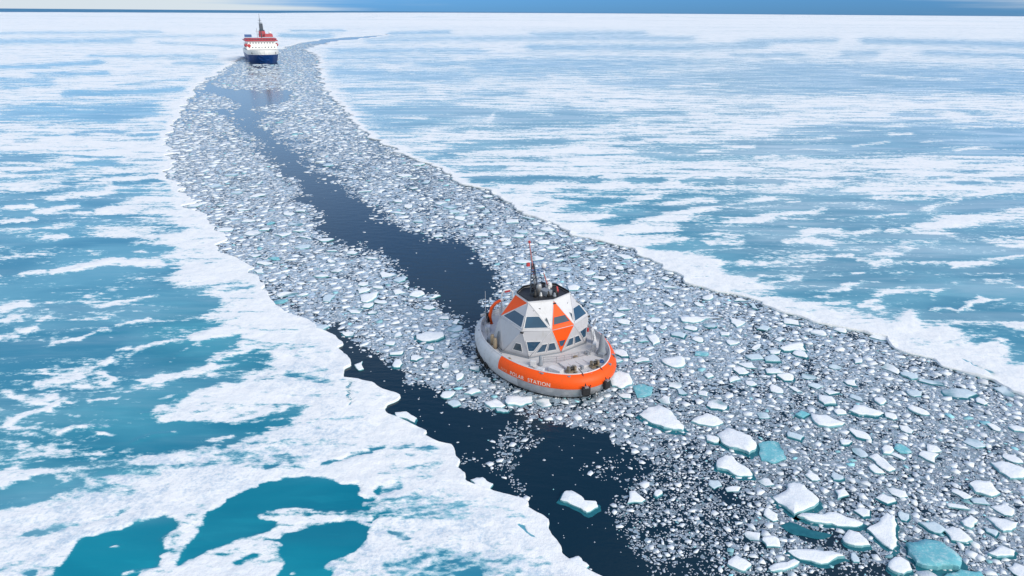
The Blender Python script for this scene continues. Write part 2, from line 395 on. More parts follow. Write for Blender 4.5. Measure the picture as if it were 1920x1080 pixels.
def ragged(Y, s):
    _kr = np.random.default_rng(500 + s)
    a = (fbm(Y / 9.0, Y * 0 + s, 3, 40 + s) - 0.5) * (.3 + Y * 0.013) + (fbm(Y / 1.9, Y * 0 + s, 3, 50 + s, 0.6) - 0.5) * (.6 + Y * 0.006)
    kx = np.cumsum(_kr.uniform(1.2, 5.5, 900)); kx2 = np.cumsum(_kr.uniform(.5, 2.0, 2500))
    a = a + np.interp(Y, kx, _kv[s]) * (1.3 + Y * .010) + np.interp(Y, kx2, _kw[s]) * (.55 + Y * .004)
    return a
def edge_x(Y, side):
    Y = np.asarray(Y, float)
    x = np.interp(Y, LEY, LEX) if side < 0 else np.interp(Y, REY, REX)
    fade = sstep(Y_CLOSE, Y_CLOSE * 0.9, Y)
    x = x + ragged(Y, 3 if side < 0 else 7) * fade
    return np.where(Y > Y_CLOSE, SEAM_DX * Y, x)

# ------------------------------------------------------------------ snow / pond layout painted on the sheet (surface colour; far ponds also hold painted sky reflection)
P_, S_ = 'p', 's'
SHAPES = [
 # far left pond streaks
 (S_,.18,3,8,[(0,78),(240,75)]),(S_,.3,2,4,[(300,80),(450,88)]),(S_,.15,2,4,[(170,104),(280,106),(400,105)]),(S_,.2,2,3,[(330,118),(410,119)]),
 (S_,.3,2,5,[(0,62),(300,60)]),(S_,.35,2,4,[(250,69),(440,66)]),(S_,.2,2,8,[(528,66),(620,68)]),(S_,.1,1.5,2.2,[(545,57),(640,57)]),
 (S_,.0,2,6,[(0,125),(90,122),(190,117)]),(S_,.15,2,5,[(70,139),(200,137)]),(S_,.15,3,10,[(0,152),(95,152)]),(S_,.3,2,4,[(0,165),(90,160)]),
 (S_,.0,2,8,[(125,177),(230,174),(340,167)]),(S_,.3,2,3,[(220,158),(360,147)]),
 (P_,.02,5,0,[(0,208),(60,198),(130,195),(200,193),(290,190),(302,203),(290,215),(240,224),(180,229),(110,226),(60,223),(0,226)]),
 (S_,.1,2,5,[(145,250),(185,245),(230,247)]),(S_,.15,2,4,[(245,252),(290,251)]),(S_,.2,2,2.5,[(245,241),(305,241)]),(S_,.15,2,4,[(30,262),(70,260)]),
 (P_,.05,4,0,[(0,286),(50,291),(112,284),(115,292),(60,299),(0,303)]),(S_,.15,3,6,[(150,306),(215,302)]),(S_,.3,2,3,[(180,298),(280,286)]),
 (S_,.1,2,5,[(0,336),(60,331),(135,326)]),(S_,.3,2,3,[(70,320),(120,316)]),(S_,.1,2,7,[(120,343),(180,338)]),(S_,.0,2,8,[(215,344),(262,342),(295,337)]),(S_,.2,2,4,[(200,330),(245,327)]),
 (S_,.1,3,6,[(0,372),(60,364),(110,358),(190,352)]),
 # left melt field and its shore
 (P_,.04,6,0,[(-400,375),(0,371),(60,366),(165,366),(265,353),(287,360),(238,374),(190,394),(250,396),(278,393),(262,404),(300,402),(345,424),(347,433),(300,444),(250,454),(318,462),(325,468),(282,482),(322,490),(337,500),(322,520),(330,541),(388,543),(410,560),(400,575),(378,586),(388,596),(430,607),(395,622),(440,631),(432,648),(400,662),(380,690),(430,705),(420,722),(360,740),(300,765),(300,790),(400,790),(470,800),(440,815),(400,828),(330,842),(240,860),(140,868),(0,885),(-400,900)]),
 (P_,.05,5,0,[(440,660),(470,654),(500,657),(515,671),(500,690),(470,700),(455,712),(425,718),(405,690),(420,665)]),
 (P_,.12,5,0,[(400,815),(440,800),(470,790),(500,780),(540,764),(566,760),(562,780),(530,800),(500,808),(460,820),(420,838)]),
 (P_,.08,4,0,[(0,915),(30,900),(95,890),(112,903),(95,930),(60,940),(30,955),(0,958),(-200,960),(-200,915)]),
 (S_,.1,4,9,[(55,996),(110,991),(150,980)]),(S_,.1,3,5,[(150,980),(220,965),(242,948)]),(S_,.3,3,8,[(200,887),(300,887)]),(S_,.3,3,10,[(90,930),(120,915),(150,895)]),
 (P_,0,3,0,[(93,1082),(115,1055),(140,1025),(165,1002),(185,997),(230,986),(270,975),(305,963),(335,975),(325,995),(308,1005),(303,1030),(295,1060),(270,1068),(240,1090)]),
 (P_,0,3,0,[(330,1060),(345,1035),(372,998),(397,958),(430,937),(465,916),(500,902),(540,892),(600,887),(617,895),(636,905),(680,907),(674,925),(685,933),(680,948),(690,954),(640,956),(600,955),(560,950),(520,951),(482,963),(497,970),(525,975),(520,985),(500,995),(460,1008),(440,1016),(400,1026),(370,1043)]),
 (P_,0,3,0,[(595,984),(640,976),(700,973),(710,967),(706,976),(682,1005),(670,1022),(665,1032),(645,1040),(620,1050),(612,1090),(500,1090),(535,1055),(525,1040),(530,1020),(515,1012),(560,990)]),
 (S_,.05,3,11,[(708,921),(740,909)]),(S_,.2,3,8,[(680,935),(692,937)]),(S_,.1,3,6,[(450,1055),(480,1038)]),(S_,.1,3,5,[(500,1010),(520,1015)]),
 (S_,.0,1.5,5,[(606,869),(650,858),(695,844)]),(S_,.2,1.5,3,[(660,848),(718,836)]),(S_,.25,2,5,[(505,873),(522,869)]),
 (S_,.05,2,8,[(738,996),(752,1000),(762,1008)]),(S_,.2,2,5,[(775,997),(785,993)]),(P_,.0,3,0,[(830,1095),(850,1070),(905,1062),(893,1095)]),(P_,.1,3,0,[(50,1075),(60,1068),(62,1090),(45,1090)]),
 (S_,.1,2,8,[(436,640),(452,632)]),(S_,.28,3,10,[(540,700),(615,715)]),(S_,.25,3,6,[(585,795),(595,800)]),(S_,.2,3,5,[(440,775),(470,772)]),
 # snow streaks on the left melt field
 (S_,.9,3,9,[(95,372),(140,366),(200,356)]),(S_,.9,2,7,[(10,388),(70,383)]),(S_,.9,2,8,[(72,395),(140,386)]),(S_,.9,3,14,[(185,394),(260,380)]),(S_,.8,2,4,[(145,397),(165,397)]),
 (S_,.85,2,9,[(0,414),(65,410)]),(S_,.85,2,6,[(0,431),(50,430)]),(S_,.85,2,5,[(88,424),(140,418)]),(S_,.8,2,5,[(80,443),(125,440)]),
 (P_,.62,6,0,[(150,435),(175,418),(220,410),(280,402),(340,412),(345,424),(300,430),(250,440),(200,442)]),(S_,.65,3,8,[(0,462),(60,457),(125,444)]),(S_,.5,3,8,[(0,482),(85,474)]),
 (S_,.75,3,10,[(245,456),(320,448)]),(S_,.8,2,5,[(180,476),(200,475)]),(S_,.8,2,5,[(255,474),(275,472)]),(S_,.9,2,7,[(50,512),(82,505)]),(S_,.92,2,11,[(105,507),(160,499),(200,489),(230,487)]),(S_,.7,3,10,[(235,488),(295,490)]),
 (S_,.65,2,6,[(155,568),(175,573)]),(S_,.85,2,7,[(185,572),(215,565),(300,552)]),(S_,.7,2,3,[(165,555),(210,543)]),(S_,.8,3,14,[(0,576),(45,568)]),(S_,.7,2,5,[(75,580),(88,579)]),(S_,.7,2,8,[(10,602),(30,596)]),(S_,.8,2,7,[(38,618),(65,611)]),(S_,.8,2,5,[(0,633),(35,631)]),(S_,.65,3,5,[(72,600),(90,593)]),
 (S_,.88,2,7,[(90,646),(130,636),(165,625),(200,616)]),(S_,.85,2,4,[(215,609),(280,596)]),(S_,.75,2,4,[(195,622),(235,618)]),
 (S_,.8,3,9,[(195,681),(215,666)]),(S_,.7,2,7,[(225,655),(250,648)]),(S_,.82,3,11,[(235,665),(270,650),(300,641),(370,632)]),(S_,.95,4,20,[(370,632),(430,618),(490,600)]),(S_,.7,2,5,[(320,674),(352,652)]),(S_,.85,3,7,[(412,671),(450,655),(485,636)]),
 (S_,.75,4,13,[(72,720),(150,706)]),(S_,.6,3,7,[(155,722),(190,712)]),(S_,.85,2,7,[(190,700),(220,712),(200,718)]),(S_,.55,4,8,[(55,690),(180,690)]),(S_,.85,3,12,[(8,737),(50,752),(95,742)]),(S_,.85,3,10,[(15,792),(50,778),(98,756)]),(S_,.8,2,5,[(100,750),(122,746)]),(S_,.6,2,4,[(125,752),(152,748)]),(S_,.85,2,5,[(175,750),(225,745)]),
 (S_,.95,3,10,[(270,711),(320,702),(400,690)]),(S_,.7,2,7,[(400,690),(450,683)]),(S_,.97,4,18,[(300,772),(345,764),(380,758)]),(S_,.97,5,30,[(370,748),(420,732),(490,715)]),(S_,.85,2,5,[(265,774),(290,773)]),(S_,.85,2,6,[(433,774),(462,773)]),(S_,.7,2,6,[(305,745),(330,738)]),
 (S_,.75,3,8,[(110,807),(140,796),(165,799),(200,800)]),(S_,.75,2,6,[(185,812),(195,812)]),(S_,.7,3,7,[(246,828),(270,818),(325,808)]),(S_,.6,2,4,[(200,841),(222,832)]),(S_,.85,3,9,[(395,826),(430,815)]),
 (S_,.85,3,9,[(0,908),(30,897),(60,888),(110,875)]),(S_,.6,3,8,[(20,880),(35,875)]),(S_,.8,3,7,[(150,885),(165,873)]),(S_,.6,3,5,[(180,862),(190,865)]),(S_,.8,2,4,[(213,1023),(222,1022)]),
 (S_,.65,3,8,[(232,1074),(270,1066)]),(S_,.85,2,7,[(500,1015),(525,1018)]),(S_,.8,2,8,[(675,980),(690,985)]),(S_,.85,3,12,[(612,1062),(640,1052)]),(S_,.6,3,6,[(545,1075),(555,1072)]),
 # far right pond bands
 (S_,.05,2,4,[(730,63),(780,61),(840,60)]),(S_,.25,3,7,[(690,76),(840,72),(1040,71),(1300,72)]),(S_,.2,3,8,[(630,96),(760,95),(900,96)]),(S_,.25,2,3,[(620,108),(840,108)]),(S_,.2,3,9,[(1000,88),(1240,90),(1430,85)]),
 (S_,.25,2,3,[(640,118),(760,117)]),(S_,.2,3,8,[(780,120),(1000,118)]),(P_,.08,4,0,[(625,128),(700,129),(730,139),(860,134),(872,147),(830,152),(700,146),(630,145)]),(P_,.2,5,0,[(890,116),(1040,110),(1200,109),(1390,114),(1230,127),(1130,137),(1000,143),(880,140)]),
 (S_,.05,3,7,[(655,170),(720,167),(790,172)]),(S_,.1,3,7,[(840,174),(980,174)]),
 (P_,.0,5,0,[(680,201),(780,199),(830,192),(870,195),(930,203),(1000,210),(1060,203),(1100,215),(1165,225),(1100,232),(1000,238),(900,228),(830,229),(760,243),(710,239),(700,225)]),
 (S_,.8,2,3,[(870,194),(950,200),(1040,216)]),(S_,.8,2,5,[(922,226),(930,212)]),(S_,.55,3,4,[(700,220),(800,218)]),(S_,.6,3,4,[(830,232),(920,225)]),
 (S_,.05,3,11,[(840,284),(870,276),(960,268),(1050,263)]),(S_,.1,2,4,[(800,297),(850,291)]),(S_,.2,2,3,[(840,297),(1000,293)]),(S_,.2,2,3,[(720,257),(790,256)]),(S_,.2,2,5,[(828,246),(865,246)]),(S_,.3,2,5,[(890,244),(940,242)]),
 (S_,.2,2,3,[(1010,295),(1150,288)]),(S_,.3,2,3,[(1110,275),(1250,275)]),(S_,.15,2,4,[(1175,259),(1200,259)]),(S_,.3,2,4,[(1215,255),(1250,255)]),
 (P_,.17,5,0,[(1120,156),(1200,146),(1350,131),(1420,119),(1480,116),(1700,122),(1920,132),(2400,140),(2400,178),(1920,177),(1700,175),(1480,176),(1300,175),(1280,168),(1200,165)]),
 (S_,.7,3,5,[(1260,162),(1350,160)]),(S_,.75,2,3,[(1620,140),(1800,148)]),(S_,.15,3,6,[(1400,78),(1560,75)]),(S_,.1,3,8,[(1620,76),(1760,79),(1920,84),(2300,88)]),(S_,.2,3,7,[(1730,98),(1920,104),(2300,106)]),(S_,.2,3,5,[(1000,64),(1200,62)]),(S_,.25,3,10,[(1580,103),(1640,100)]),(S_,.15,2,5,[(1380,103),(1500,102)]),
 (S_,.15,3,8,[(1150,214),(1210,210),(1280,213)]),(S_,.2,2,4,[(1215,230),(1290,226)]),(S_,.1,2,5,[(1300,248),(1345,247)]),(S_,.25,2,5,[(1350,200),(1450,200)]),(S_,.3,2,4,[(1410,218),(1460,214)]),(S_,.25,2,4,[(1715,190),(1750,190)]),(S_,.2,3,6,[(1690,212),(1745,216)]),(S_,.2,3,7,[(1790,203),(1850,217)]),
 (P_,.08,5,0,[(1200,281),(1290,270),(1420,263),(1480,246),(1600,232),(1700,226),(1920,240),(2400,250),(2400,295),(1920,291),(1700,292),(1560,295),(1440,298),(1310,301),(1230,296)]),
 (S_,.8,2,7,[(1312,281),(1410,273)]),(S_,.85,2,7,[(1425,294),(1460,290)]),(S_,.7,2,5,[(1440,265),(1560,257)]),(S_,.85,2,5,[(1605,272),(1665,265)]),(S_,.7,2,3,[(1490,281),(1590,279)]),(S_,.75,2,6,[(1663,251),(1712,250)]),(S_,.6,2,4,[(1740,265),(1770,264)]),(S_,.8,2,5,[(1790,283),(1860,274)]),(S_,.6,3,5,[(1600,245),(1690,236)]),(S_,.7,2,4,[(1745,246),(1775,247)]),
 # right melt field
 (P_,.06,6,0,[(1050,398),(1078,381),(1040,368),(1120,362),(1185,356),(1300,358),(1400,354),(1460,358),(1560,353),(1610,362),(1650,366),(1740,372),(1770,368),(2400,362),(2400,700),(1920,680),(1882,679),(1900,660),(1890,640),(1870,630),(1830,641),(1790,626),(1775,610),(1740,613),(1725,600),(1713,580),(1700,578),(1665,598),(1620,592),(1560,578),(1500,562),(1460,546),(1420,530),(1390,515),(1365,505),(1350,485),(1330,478),(1240,476),(1225,465),(1250,440),(1262,420),(1300,400),(1240,404),(1180,422),(1135,433),(1100,421),(1130,406)]),
 (S_,.05,3,10,[(890,336),(940,333),(985,338)]),(S_,.05,3,11,[(1000,334),(1120,337)]),(S_,.1,2,5,[(865,319),(950,313)]),(S_,.15,2,5,[(965,356),(1000,353)]),(S_,.1,3,9,[(1010,360),(1090,353)]),(S_,.15,3,5,[(1010,380),(1035,378)]),
 (S_,.05,2,9,[(1185,340),(1240,338)]),(S_,.05,2,8,[(1285,339),(1365,336)]),(S_,.05,2,8,[(1390,338),(1460,342)]),(S_,.05,2,8,[(1868,338),(2100,338)]),(S_,.25,2,4,[(1600,335),(1620,336)]),(S_,.25,2,3,[(1500,333),(1580,335)]),(S_,.2,2,5,[(1740,335),(1780,333)]),(S_,.2,2,5,[(1800,343),(1840,341)]),(S_,.25,2,4,[(1700,352),(1755,349)]),
 (S_,.85,3,11,[(1112,404),(1142,402)]),(S_,.75,2,6,[(1128,386),(1175,382)]),(S_,.75,4,14,[(1185,376),(1225,364)]),(S_,.8,2,6,[(1250,378),(1335,374)]),(S_,.6,3,6,[(1200,352),(1300,348)]),
 (S_,.92,3,9,[(1200,418),(1260,400),(1330,388)]),(S_,.75,2,6,[(1335,385),(1390,378),(1440,371)]),(S_,.6,2,3,[(1310,402),(1380,397)]),(S_,.65,5,30,[(1195,440),(1255,430)]),(S_,.75,3,7,[(1360,415),(1400,414),(1440,406)]),(S_,.75,3,9,[(1440,406),(1490,398),(1545,391)]),(S_,.9,3,8,[(1325,453),(1395,452)]),(S_,.6,2,6,[(1255,448),(1285,446)]),
 (S_,.8,3,12,[(1475,452),(1520,448),(1550,452)]),(S_,.85,3,14,[(1510,434),(1570,428)]),(S_,.75,3,9,[(1570,440),(1600,437),(1640,428)]),(S_,.7,4,12,[(1390,490),(1440,488)]),(S_,.72,4,16,[(1440,490),(1500,484),(1535,480)]),(S_,.7,2,5,[(1410,514),(1440,516)]),(S_,.8,2,5,[(1480,379),(1505,378)]),
 (S_,.85,2,5,[(1605,408),(1660,405),(1705,398)]),(S_,.8,2,8,[(1665,430),(1715,427)]),(S_,.92,4,20,[(1740,425),(1790,412),(1920,398),(2200,392)]),(S_,.7,3,9,[(1730,430),(1790,440)]),(S_,.85,3,12,[(1740,388),(1790,375)]),(S_,.7,4,24,[(1640,485),(1700,462)]),(S_,.85,2,9,[(1565,479),(1590,478)]),(S_,.85,2,8,[(1606,486),(1622,487)]),(S_,.6,3,8,[(1700,455),(1760,452)]),
 (S_,.85,3,10,[(1790,497),(1850,488),(1930,476)]),(S_,.85,3,9,[(1870,458),(1940,455)]),(S_,.55,3,8,[(1800,448),(1860,452)]),(S_,.85,3,11,[(1648,548),(1690,543)]),(S_,.78,3,14,[(1690,542),(1740,545),(1790,532)]),(S_,.85,2,7,[(1550,546),(1585,540)]),(S_,.85,2,6,[(1580,533),(1608,528)]),(S_,.8,2,6,[(1615,524),(1648,526)]),(S_,.85,2,6,[(1618,572),(1650,575)]),(S_,.85,2,6,[(1630,563),(1648,560)]),(S_,.7,2,5,[(1555,568),(1590,565)]),
 (S_,.85,2,7,[(1748,577),(1780,576),(1800,584),(1822,573)]),(S_,.8,2,7,[(1820,570),(1850,562),(1838,553)]),(S_,.82,3,10,[(1850,528),(1890,525),(1930,541)]),(S_,.7,2,5,[(1735,508),(1745,508)]),(S_,.6,3,6,[(1760,515),(1830,525)]),(S_,.8,3,10,[(1895,610),(1930,612)]),(S_,.6,2,5,[(1780,600),(1795,603)]),(S_,.8,2,4,[(1515,546),(1540,545)]),(S_,.8,2,4,[(1525,555),(1555,552)]),(S_,.7,2,4,[(1600,512),(1615,510)]),
 # narrow notches and cracks at the sheet margins
 (S_,.0,1,3,[(1737,663),(1748,670),(1750,680)]),(S_,-.4,.6,2.2,[(1807,672),(1850,690),(1872,708)]),(S_,-.5,.5,2.0,[(975,980),(1000,998),(1040,1012)]),(S_,-.5,.5,2.0,[(649,712),(647,740),(652,757)]),
]
BANDS_TEAL = [(P_,1,30,0,[(60,1200),(90,1050),(150,980),(330,955),(480,880),(720,890),(740,970),(660,1200)]),(S_,.5,20,60,[(440,800),(600,770)]),(S_,.5,30,120,[(330,640),(500,650)]),(S_,.45,30,160,[(0,850),(350,800)]),(S_,.6,3,10,[(600,870),(720,836)])]
WET = [(P_,1,40,0,[(560,1100),(700,930),(800,900),(900,950),(1000,1040),(1100,1100)]),(P_,.9,30,0,[(0,1100),(0,930),(300,850),(500,820),(620,760),(700,800),(560,880),(300,960),(100,1080)]),(P_,.7,30,0,[(480,720),(560,640),(640,680),(620,780)])]
def seg_d(px, py, a, b, kx):
    ax, ay = a[0] * kx, a[1]; bx, by = b[0] * kx, b[1]
    dx, dy = bx - ax, by - ay; L = dx * dx + dy * dy + 1e-9
    t = np.clip(((px * kx - ax) * dx + (py - ay) * dy) / L, 0, 1)
    return np.hypot(px * kx - ax - t * dx, py - ay - t * dy)
def paint_field(px, py, base, shapes, kx=0.6, ks=1.0):
    f = base.copy()
    for kind, val, soft, wid, pts in shapes:
        xs = [p[0] for p in pts]; ys = [p[1] for p in pts]; mg = soft * 2 * ks + wid
        idx = np.nonzero((px > min(xs) - mg / kx) & (px < max(xs) + mg / kx) & (py > min(ys) - mg) & (py < max(ys) + mg))[0]
        if not len(idx): continue
        x = px[idx]; y = py[idx]
        n = len(pts); d = np.full(len(idx), 1e9)
        for i in range(n if kind == 'p' else n - 1): d = np.minimum(d, seg_d(x, y, pts[i], pts[(i + 1) % n], kx))
        if kind == 'p':
            ins = np.zeros(len(idx), bool)
            for i in range(n):
                x1, y1 = pts[i]; x2, y2 = pts[(i + 1) % n]
                if y1 == y2: continue
                ins ^= ((y1 > y) != (y2 > y)) & (x < (x2 - x1) * (y - y1) / (y2 - y1) + x1)
            d = np.where(ins, -d, d)
        else: d = d - wid / 2
        w = sstep(soft * ks, -soft * ks, d)
        f[idx] = f[idx] * (1 - w) + val * w
    return f

def ice_fields(X, Y):
    px, py = proj(X, Y, 0.4)
    D = np.maximum(Y, 15.0); lu, lv = 9 * np.log(D), 9 * X / D
    wx = (fbm(lu * 2, lv * 2, 3, 60) - .5) * 34 + (fbm(lu * 8, lv * 8, 2, 70) - .5) * 14
    wy = (fbm(lu * 2, lv * 2, 3, 80) - .5) * 8 + (fbm(lu * 8, lv * 8, 2, 90) - .5) * 4
    k = np.clip((py - 30) / 300, 0.15, 1.0)
    qx, qy = px + wx * 0.8, py + wy * k
    # general cover: mixed far away, open snow near
    farmix = 0.60 + 0.22 * (fbm(X / 900 + 3, Y / 160, 4, 120) - 0.5) * 2
    veryfar = sstep(900, 3500, Y)
    base = 0.92 - 0.28 * sstep(400, 330, py) * np.where(px > 600, 1, .7) + 0.12 * sstep(110, 50, py)
    base = base * (1 - veryfar) + (farmix + 0.18) * veryfar
    out = (px < -60) | (px > 1980) | (py > 1110)
    base = np.where(out, 0.45 + 0.5 * (fbm(X / 60, Y / 25, 3, 130)), base)
    fs_ = paint_field(qx, qy, base, SHAPES, 0.6, 1.9)
    fw_ = paint_field(qx, qy, base, SHAPES, 0.5, 3.4)
    kf = sstep(420, 180, py) * .75
    f = fs_ * (1 - kf) + fw_ * kf
    teal = paint_field(px, py, np.full_like(X, 0.0), BANDS_TEAL, 1.0)
    wet = paint_field(px, py, np.full_like(X, 0.18), WET, 1.0)
    pale = sstep(380, 120, py) * np.where(px > 600, 0.72, 0.30) + 0.30 * sstep(1250, 1500, px) * sstep(700, 350, py)  # far ponds painted paler: sky reflection and haze put into colour, with ice skin
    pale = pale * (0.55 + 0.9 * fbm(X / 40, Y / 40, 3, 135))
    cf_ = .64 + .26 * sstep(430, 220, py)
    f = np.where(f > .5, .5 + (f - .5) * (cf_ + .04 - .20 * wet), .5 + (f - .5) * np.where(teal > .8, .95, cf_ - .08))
    return f, teal, wet, np.clip(pale, 0, 0.9)

# rows of the sheet
_ys = np.concatenate([np.arange(1300, 420, -2.3), np.arange(420, 130, -1.5), np.arange(130, 42, -0.7)])
_, YR = ground(np.full_like(_ys, 960), _ys)
YR = np.concatenate([[-60, -20, 5, 20, 30], YR[YR > 31], ])
YR = np.concatenate([YR, YR[-1] * np.geomspace(1.02, 3600 / YR[-1] if YR[-1] < 3500 else 1.2, 8)])
NFAR = 24
NC = 300
def build_sheet(side):
    s = np.linspace(0, 1, NC)
    g = s * (0.30 + 0.70 * s)
    rows = []
    for Y in YR:
        e = float(edge_x(Y, side))
        xo = side * (0.86 * max(Y, 20) + 34)
        x = e + (xo - e) * g
        x = np.append(x, [side * (1.6 * abs(Y) + 300), side * (3.0 * abs(Y) + 2500)])
        rows.append(np.stack([x, np.full_like(x, Y)], 1))
    last = rows[-1]
    ang = last[:, 0] / last[:, 1]
    # the sheet ends at the open sea: near on the left, beyond sight on the right
    yend = np.interp(ang, [-3, -0.8, -0.33, -0.2, 0.0, 0.3, 3], [8200, 8600, 12500, 22000, 40000, 70000, 90000])
    yend = yend * (1 + 0.05 * (fbm(ang * 40, ang * 0, 3, 140) - .5))
    for k in range(1, NFAR + 1):
        Yk = last[0, 1] * (yend / last[0, 1]) ** (k / NFAR)
        rows.append(np.stack([ang * Yk, Yk], 1))
    G = np.array(rows); nr, nc = G.shape[:2]
    X = G[..., 0].ravel(); Y = G[..., 1].ravel()
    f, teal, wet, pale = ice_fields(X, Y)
    edge_d = np.abs(G[..., 0] - G[:, :1, 0]).ravel()
    nearch = (Y < Y_CLOSE)
    # the broken margin is always snow-covered
    mw_ = np.where(nearch, sstep(2.2 + Y * 0.006, 0.4, edge_d), 0)
    f = f * (1 - mw_) + 0.95 * mw_
    rel = (fbm(X / 7, Y / 7, 4, 150) - .5) * 0.35 + (fbm(X / 1.6, Y / 1.6, 3, 160) - .5) * 0.16
    snowy = sstep(0.35, 0.75, f)
    z = 0.25 + 0.08 * snowy + rel * snowy
    rim = np.where(nearch, sstep(1.6, 0.0, edge_d), 0)
    z = z + rim * (fbm(Y / 1.3, X * 0 + side, 3, 170) - 0.35) * 0.30
    z = np.maximum(z, 0.13)
    V = np.stack([X, Y, z], 1)
    i = np.arange(nr - 1)[:, None]; j = np.arange(nc - 1)[None]
    a = (i * nc + j); q = np.stack([a, a + 1, a + nc + 1, a + nc], -1).reshape(-1, 4)
    if side < 0: q = q[:, ::-1]
    # vertical broken face along the channel
    ne = int((YR < Y_CLOSE).sum()); e0 = np.arange(ne) * nc
    B1 = V[e0].copy(); B1[:, 0] -= side * 0.05; B1[:, 2] = 0.08
    B2 = V[e0].copy(); B2[:, 0] -= side * 0.20; B2[:, 2] = -0.35
    n0 = len(V); V = np.concatenate([V, B1, B2])
    r = np.arange(ne - 1)
    k1 = np.stack([e0[:-1], e0[1:], n0 + r + 1, n0 + r], 1); k2 = np.stack([n0 + r, n0 + r + 1, n0 + ne + r + 1, n0 + ne + r], 1)
    kk = np.concatenate([k1, k2])
    if side < 0: kk = kk[:, ::-1]
    Q = np.concatenate([q, kk])
    me = np_mesh('ice_sheet', V, Q.ravel(), np.full(len(Q), 4), smooth=True)
    pad = lambda a, v: np.concatenate([a, np.full(2 * ne, v)]).astype(np.float32)
    fz = np.where((teal > 0.8) & (f < 0.3), 0.25, 1.0)
    fz = fz * (1 - 0.55 * mw_)
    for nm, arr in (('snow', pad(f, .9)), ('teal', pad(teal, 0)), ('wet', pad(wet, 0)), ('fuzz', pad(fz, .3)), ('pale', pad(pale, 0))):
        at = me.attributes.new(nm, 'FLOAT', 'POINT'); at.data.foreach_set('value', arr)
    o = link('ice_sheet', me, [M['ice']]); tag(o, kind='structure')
    return o
build_sheet(-1); build_sheet(1)

# ------------------------------------------------------------------ floes and brash in the channel
BOAT_C, BOAT_HD = (4.5, 89.0), math.radians(-60)
SHIP_C = (-234.5, 678.0)
OX0, OY0, OW, OH = -240, 60, 2400, 1190
occ = np.zeros((OH, OW), bool)
def in_channel(X, Y, m=0.0):
    return (X > edge_x(Y, -1) + m) & (X < edge_x(Y, 1) - m) & (Y < Y_CLOSE * 0.97)
DENS = [
 # open water lanes of the broken channel
 (P_,.002,14,0,[(425,216),(470,213),(505,240),(525,262),(560,282),(575,298),(595,318),(625,335),(650,352),(700,392),(760,425),(800,436),(860,438),(888,455),(897,480),(932,515),(938,545),(922,575),(905,605),(900,650),(870,612),(838,590),(818,560),(760,540),(745,515),(738,490),(700,476),(650,466),(608,452),(593,435),(603,415),(588,398),(556,375),(560,352),(520,318),(495,292),(482,266),(440,242)]),
 (P_,.01,4,0,[(350,186),(378,163),(400,147),(438,120),(446,122),(425,140),(402,158),(430,164),(545,166),(552,174),(525,190),(470,204),(520,211),(470,222),(428,218),(395,206),(450,199),(420,180),(380,173)]),
 (S_,.25,4,5,[(350,205),(430,207)]),(S_,.2,4,7,[(310,228),(350,226)]),(S_,.25,3,4,[(470,213),(560,212)]),(S_,.2,4,7,[(560,282),(600,276)]),(S_,.2,3,6,[(520,262),(585,262)]),(S_,.15,4,8,[(580,305),(640,312)]),(S_,.1,4,9,[(600,330),(655,338)]),
 (P_,.006,6,0,[(600,600),(640,622),(690,658),(740,690),(800,726),(850,755),(905,765),(945,772),(985,778),(1060,797),(1115,802),(1150,812),(1205,850),(1215,880),(1180,925),(1160,960),(1185,1010),(1240,1060),(1260,1250),(900,1250),(600,1000)]),
 (P_,.5,30,0,[(1190,860),(1260,830),(1340,860),(1400,930),(1440,1000),(1420,1060),(1320,1100),(1240,1080),(1180,1000),(1170,950)]),
 (P_,.35,8,0,[(935,800),(960,790),(1005,800),(1000,830),(975,860),(950,880),(930,870),(930,830)]),(S_,.3,6,14,[(930,870),(960,905),(985,935)]),(S_,.2,5,14,[(860,860),(885,862)]),(S_,.3,8,25,[(1120,880),(1180,870)]),
 (P_,.12,15,0,[(1230,1060),(1300,1040),(1360,1070),(1480,1075),(1560,1060),(1660,1060),(1680,1100),(1700,1250),(1200,1250)]),(S_,.05,6,20,[(1345,925),(1400,940)]),(S_,.1,8,30,[(1150,885),(1200,870)]),(S_,.15,8,22,[(1490,990),(1620,1035)]),(S_,.1,6,14,[(1210,1000),(1260,980)]),
 (S_,.35,5,12,[(500,545),(560,585),(610,610)]),(S_,.4,5,10,[(405,462),(440,470)]),(S_,.4,5,10,[(465,515),(520,540)]),
 (S_,.35,4,10,[(1665,640),(1740,675),(1860,712),(1990,770)]),(S_,.5,4,8,[(1240,500),(1340,545),(1480,588),(1620,626)]),(S_,.45,4,7,[(690,258),(860,345),(1000,405),(1200,480)]),(S_,.2,4,12,[(880,640),(900,690),(940,720)]),
]
def dens_at(px, py):
    D = py - 30 + 1e-3
    X, Y = ground(px, np.maximum(py, 40)); lu, lv = 9 * np.log(Y), 9 * X / Y
    kxx = np.clip((py - 40) / 300, .35, 1)
    qx = px + ((fbm(lu * 3, lv * 3, 3, 200) - .5) * 44 + (fbm(lu * 12, lv * 12, 3, 210) - .5) * 34) * kxx
    k = np.clip((py - 60) / 400, 0.10, 1)
    qy = py + ((fbm(lu * 3, lv * 3, 3, 220) - .5) * 24 + (fbm(lu * 12, lv * 12, 3, 230) - .5) * 18) * k
    f = paint_field(qx, qy, np.full(len(px), 0.97), DENS, 0.7)
    patch = fbm(lu * 5, lv * 5, 4, 240)
    f = f - np.where(f > 0.6, 0.42 * sstep(0.50, 0.70, patch), 0)
    return f
_gy, _gx = np.mgrid[0:OH:4, 0:OW:4]
DG = dens_at((_gx + OX0).ravel().astype(float), (_gy + OY0).ravel().astype(float)).reshape(_gx.shape)
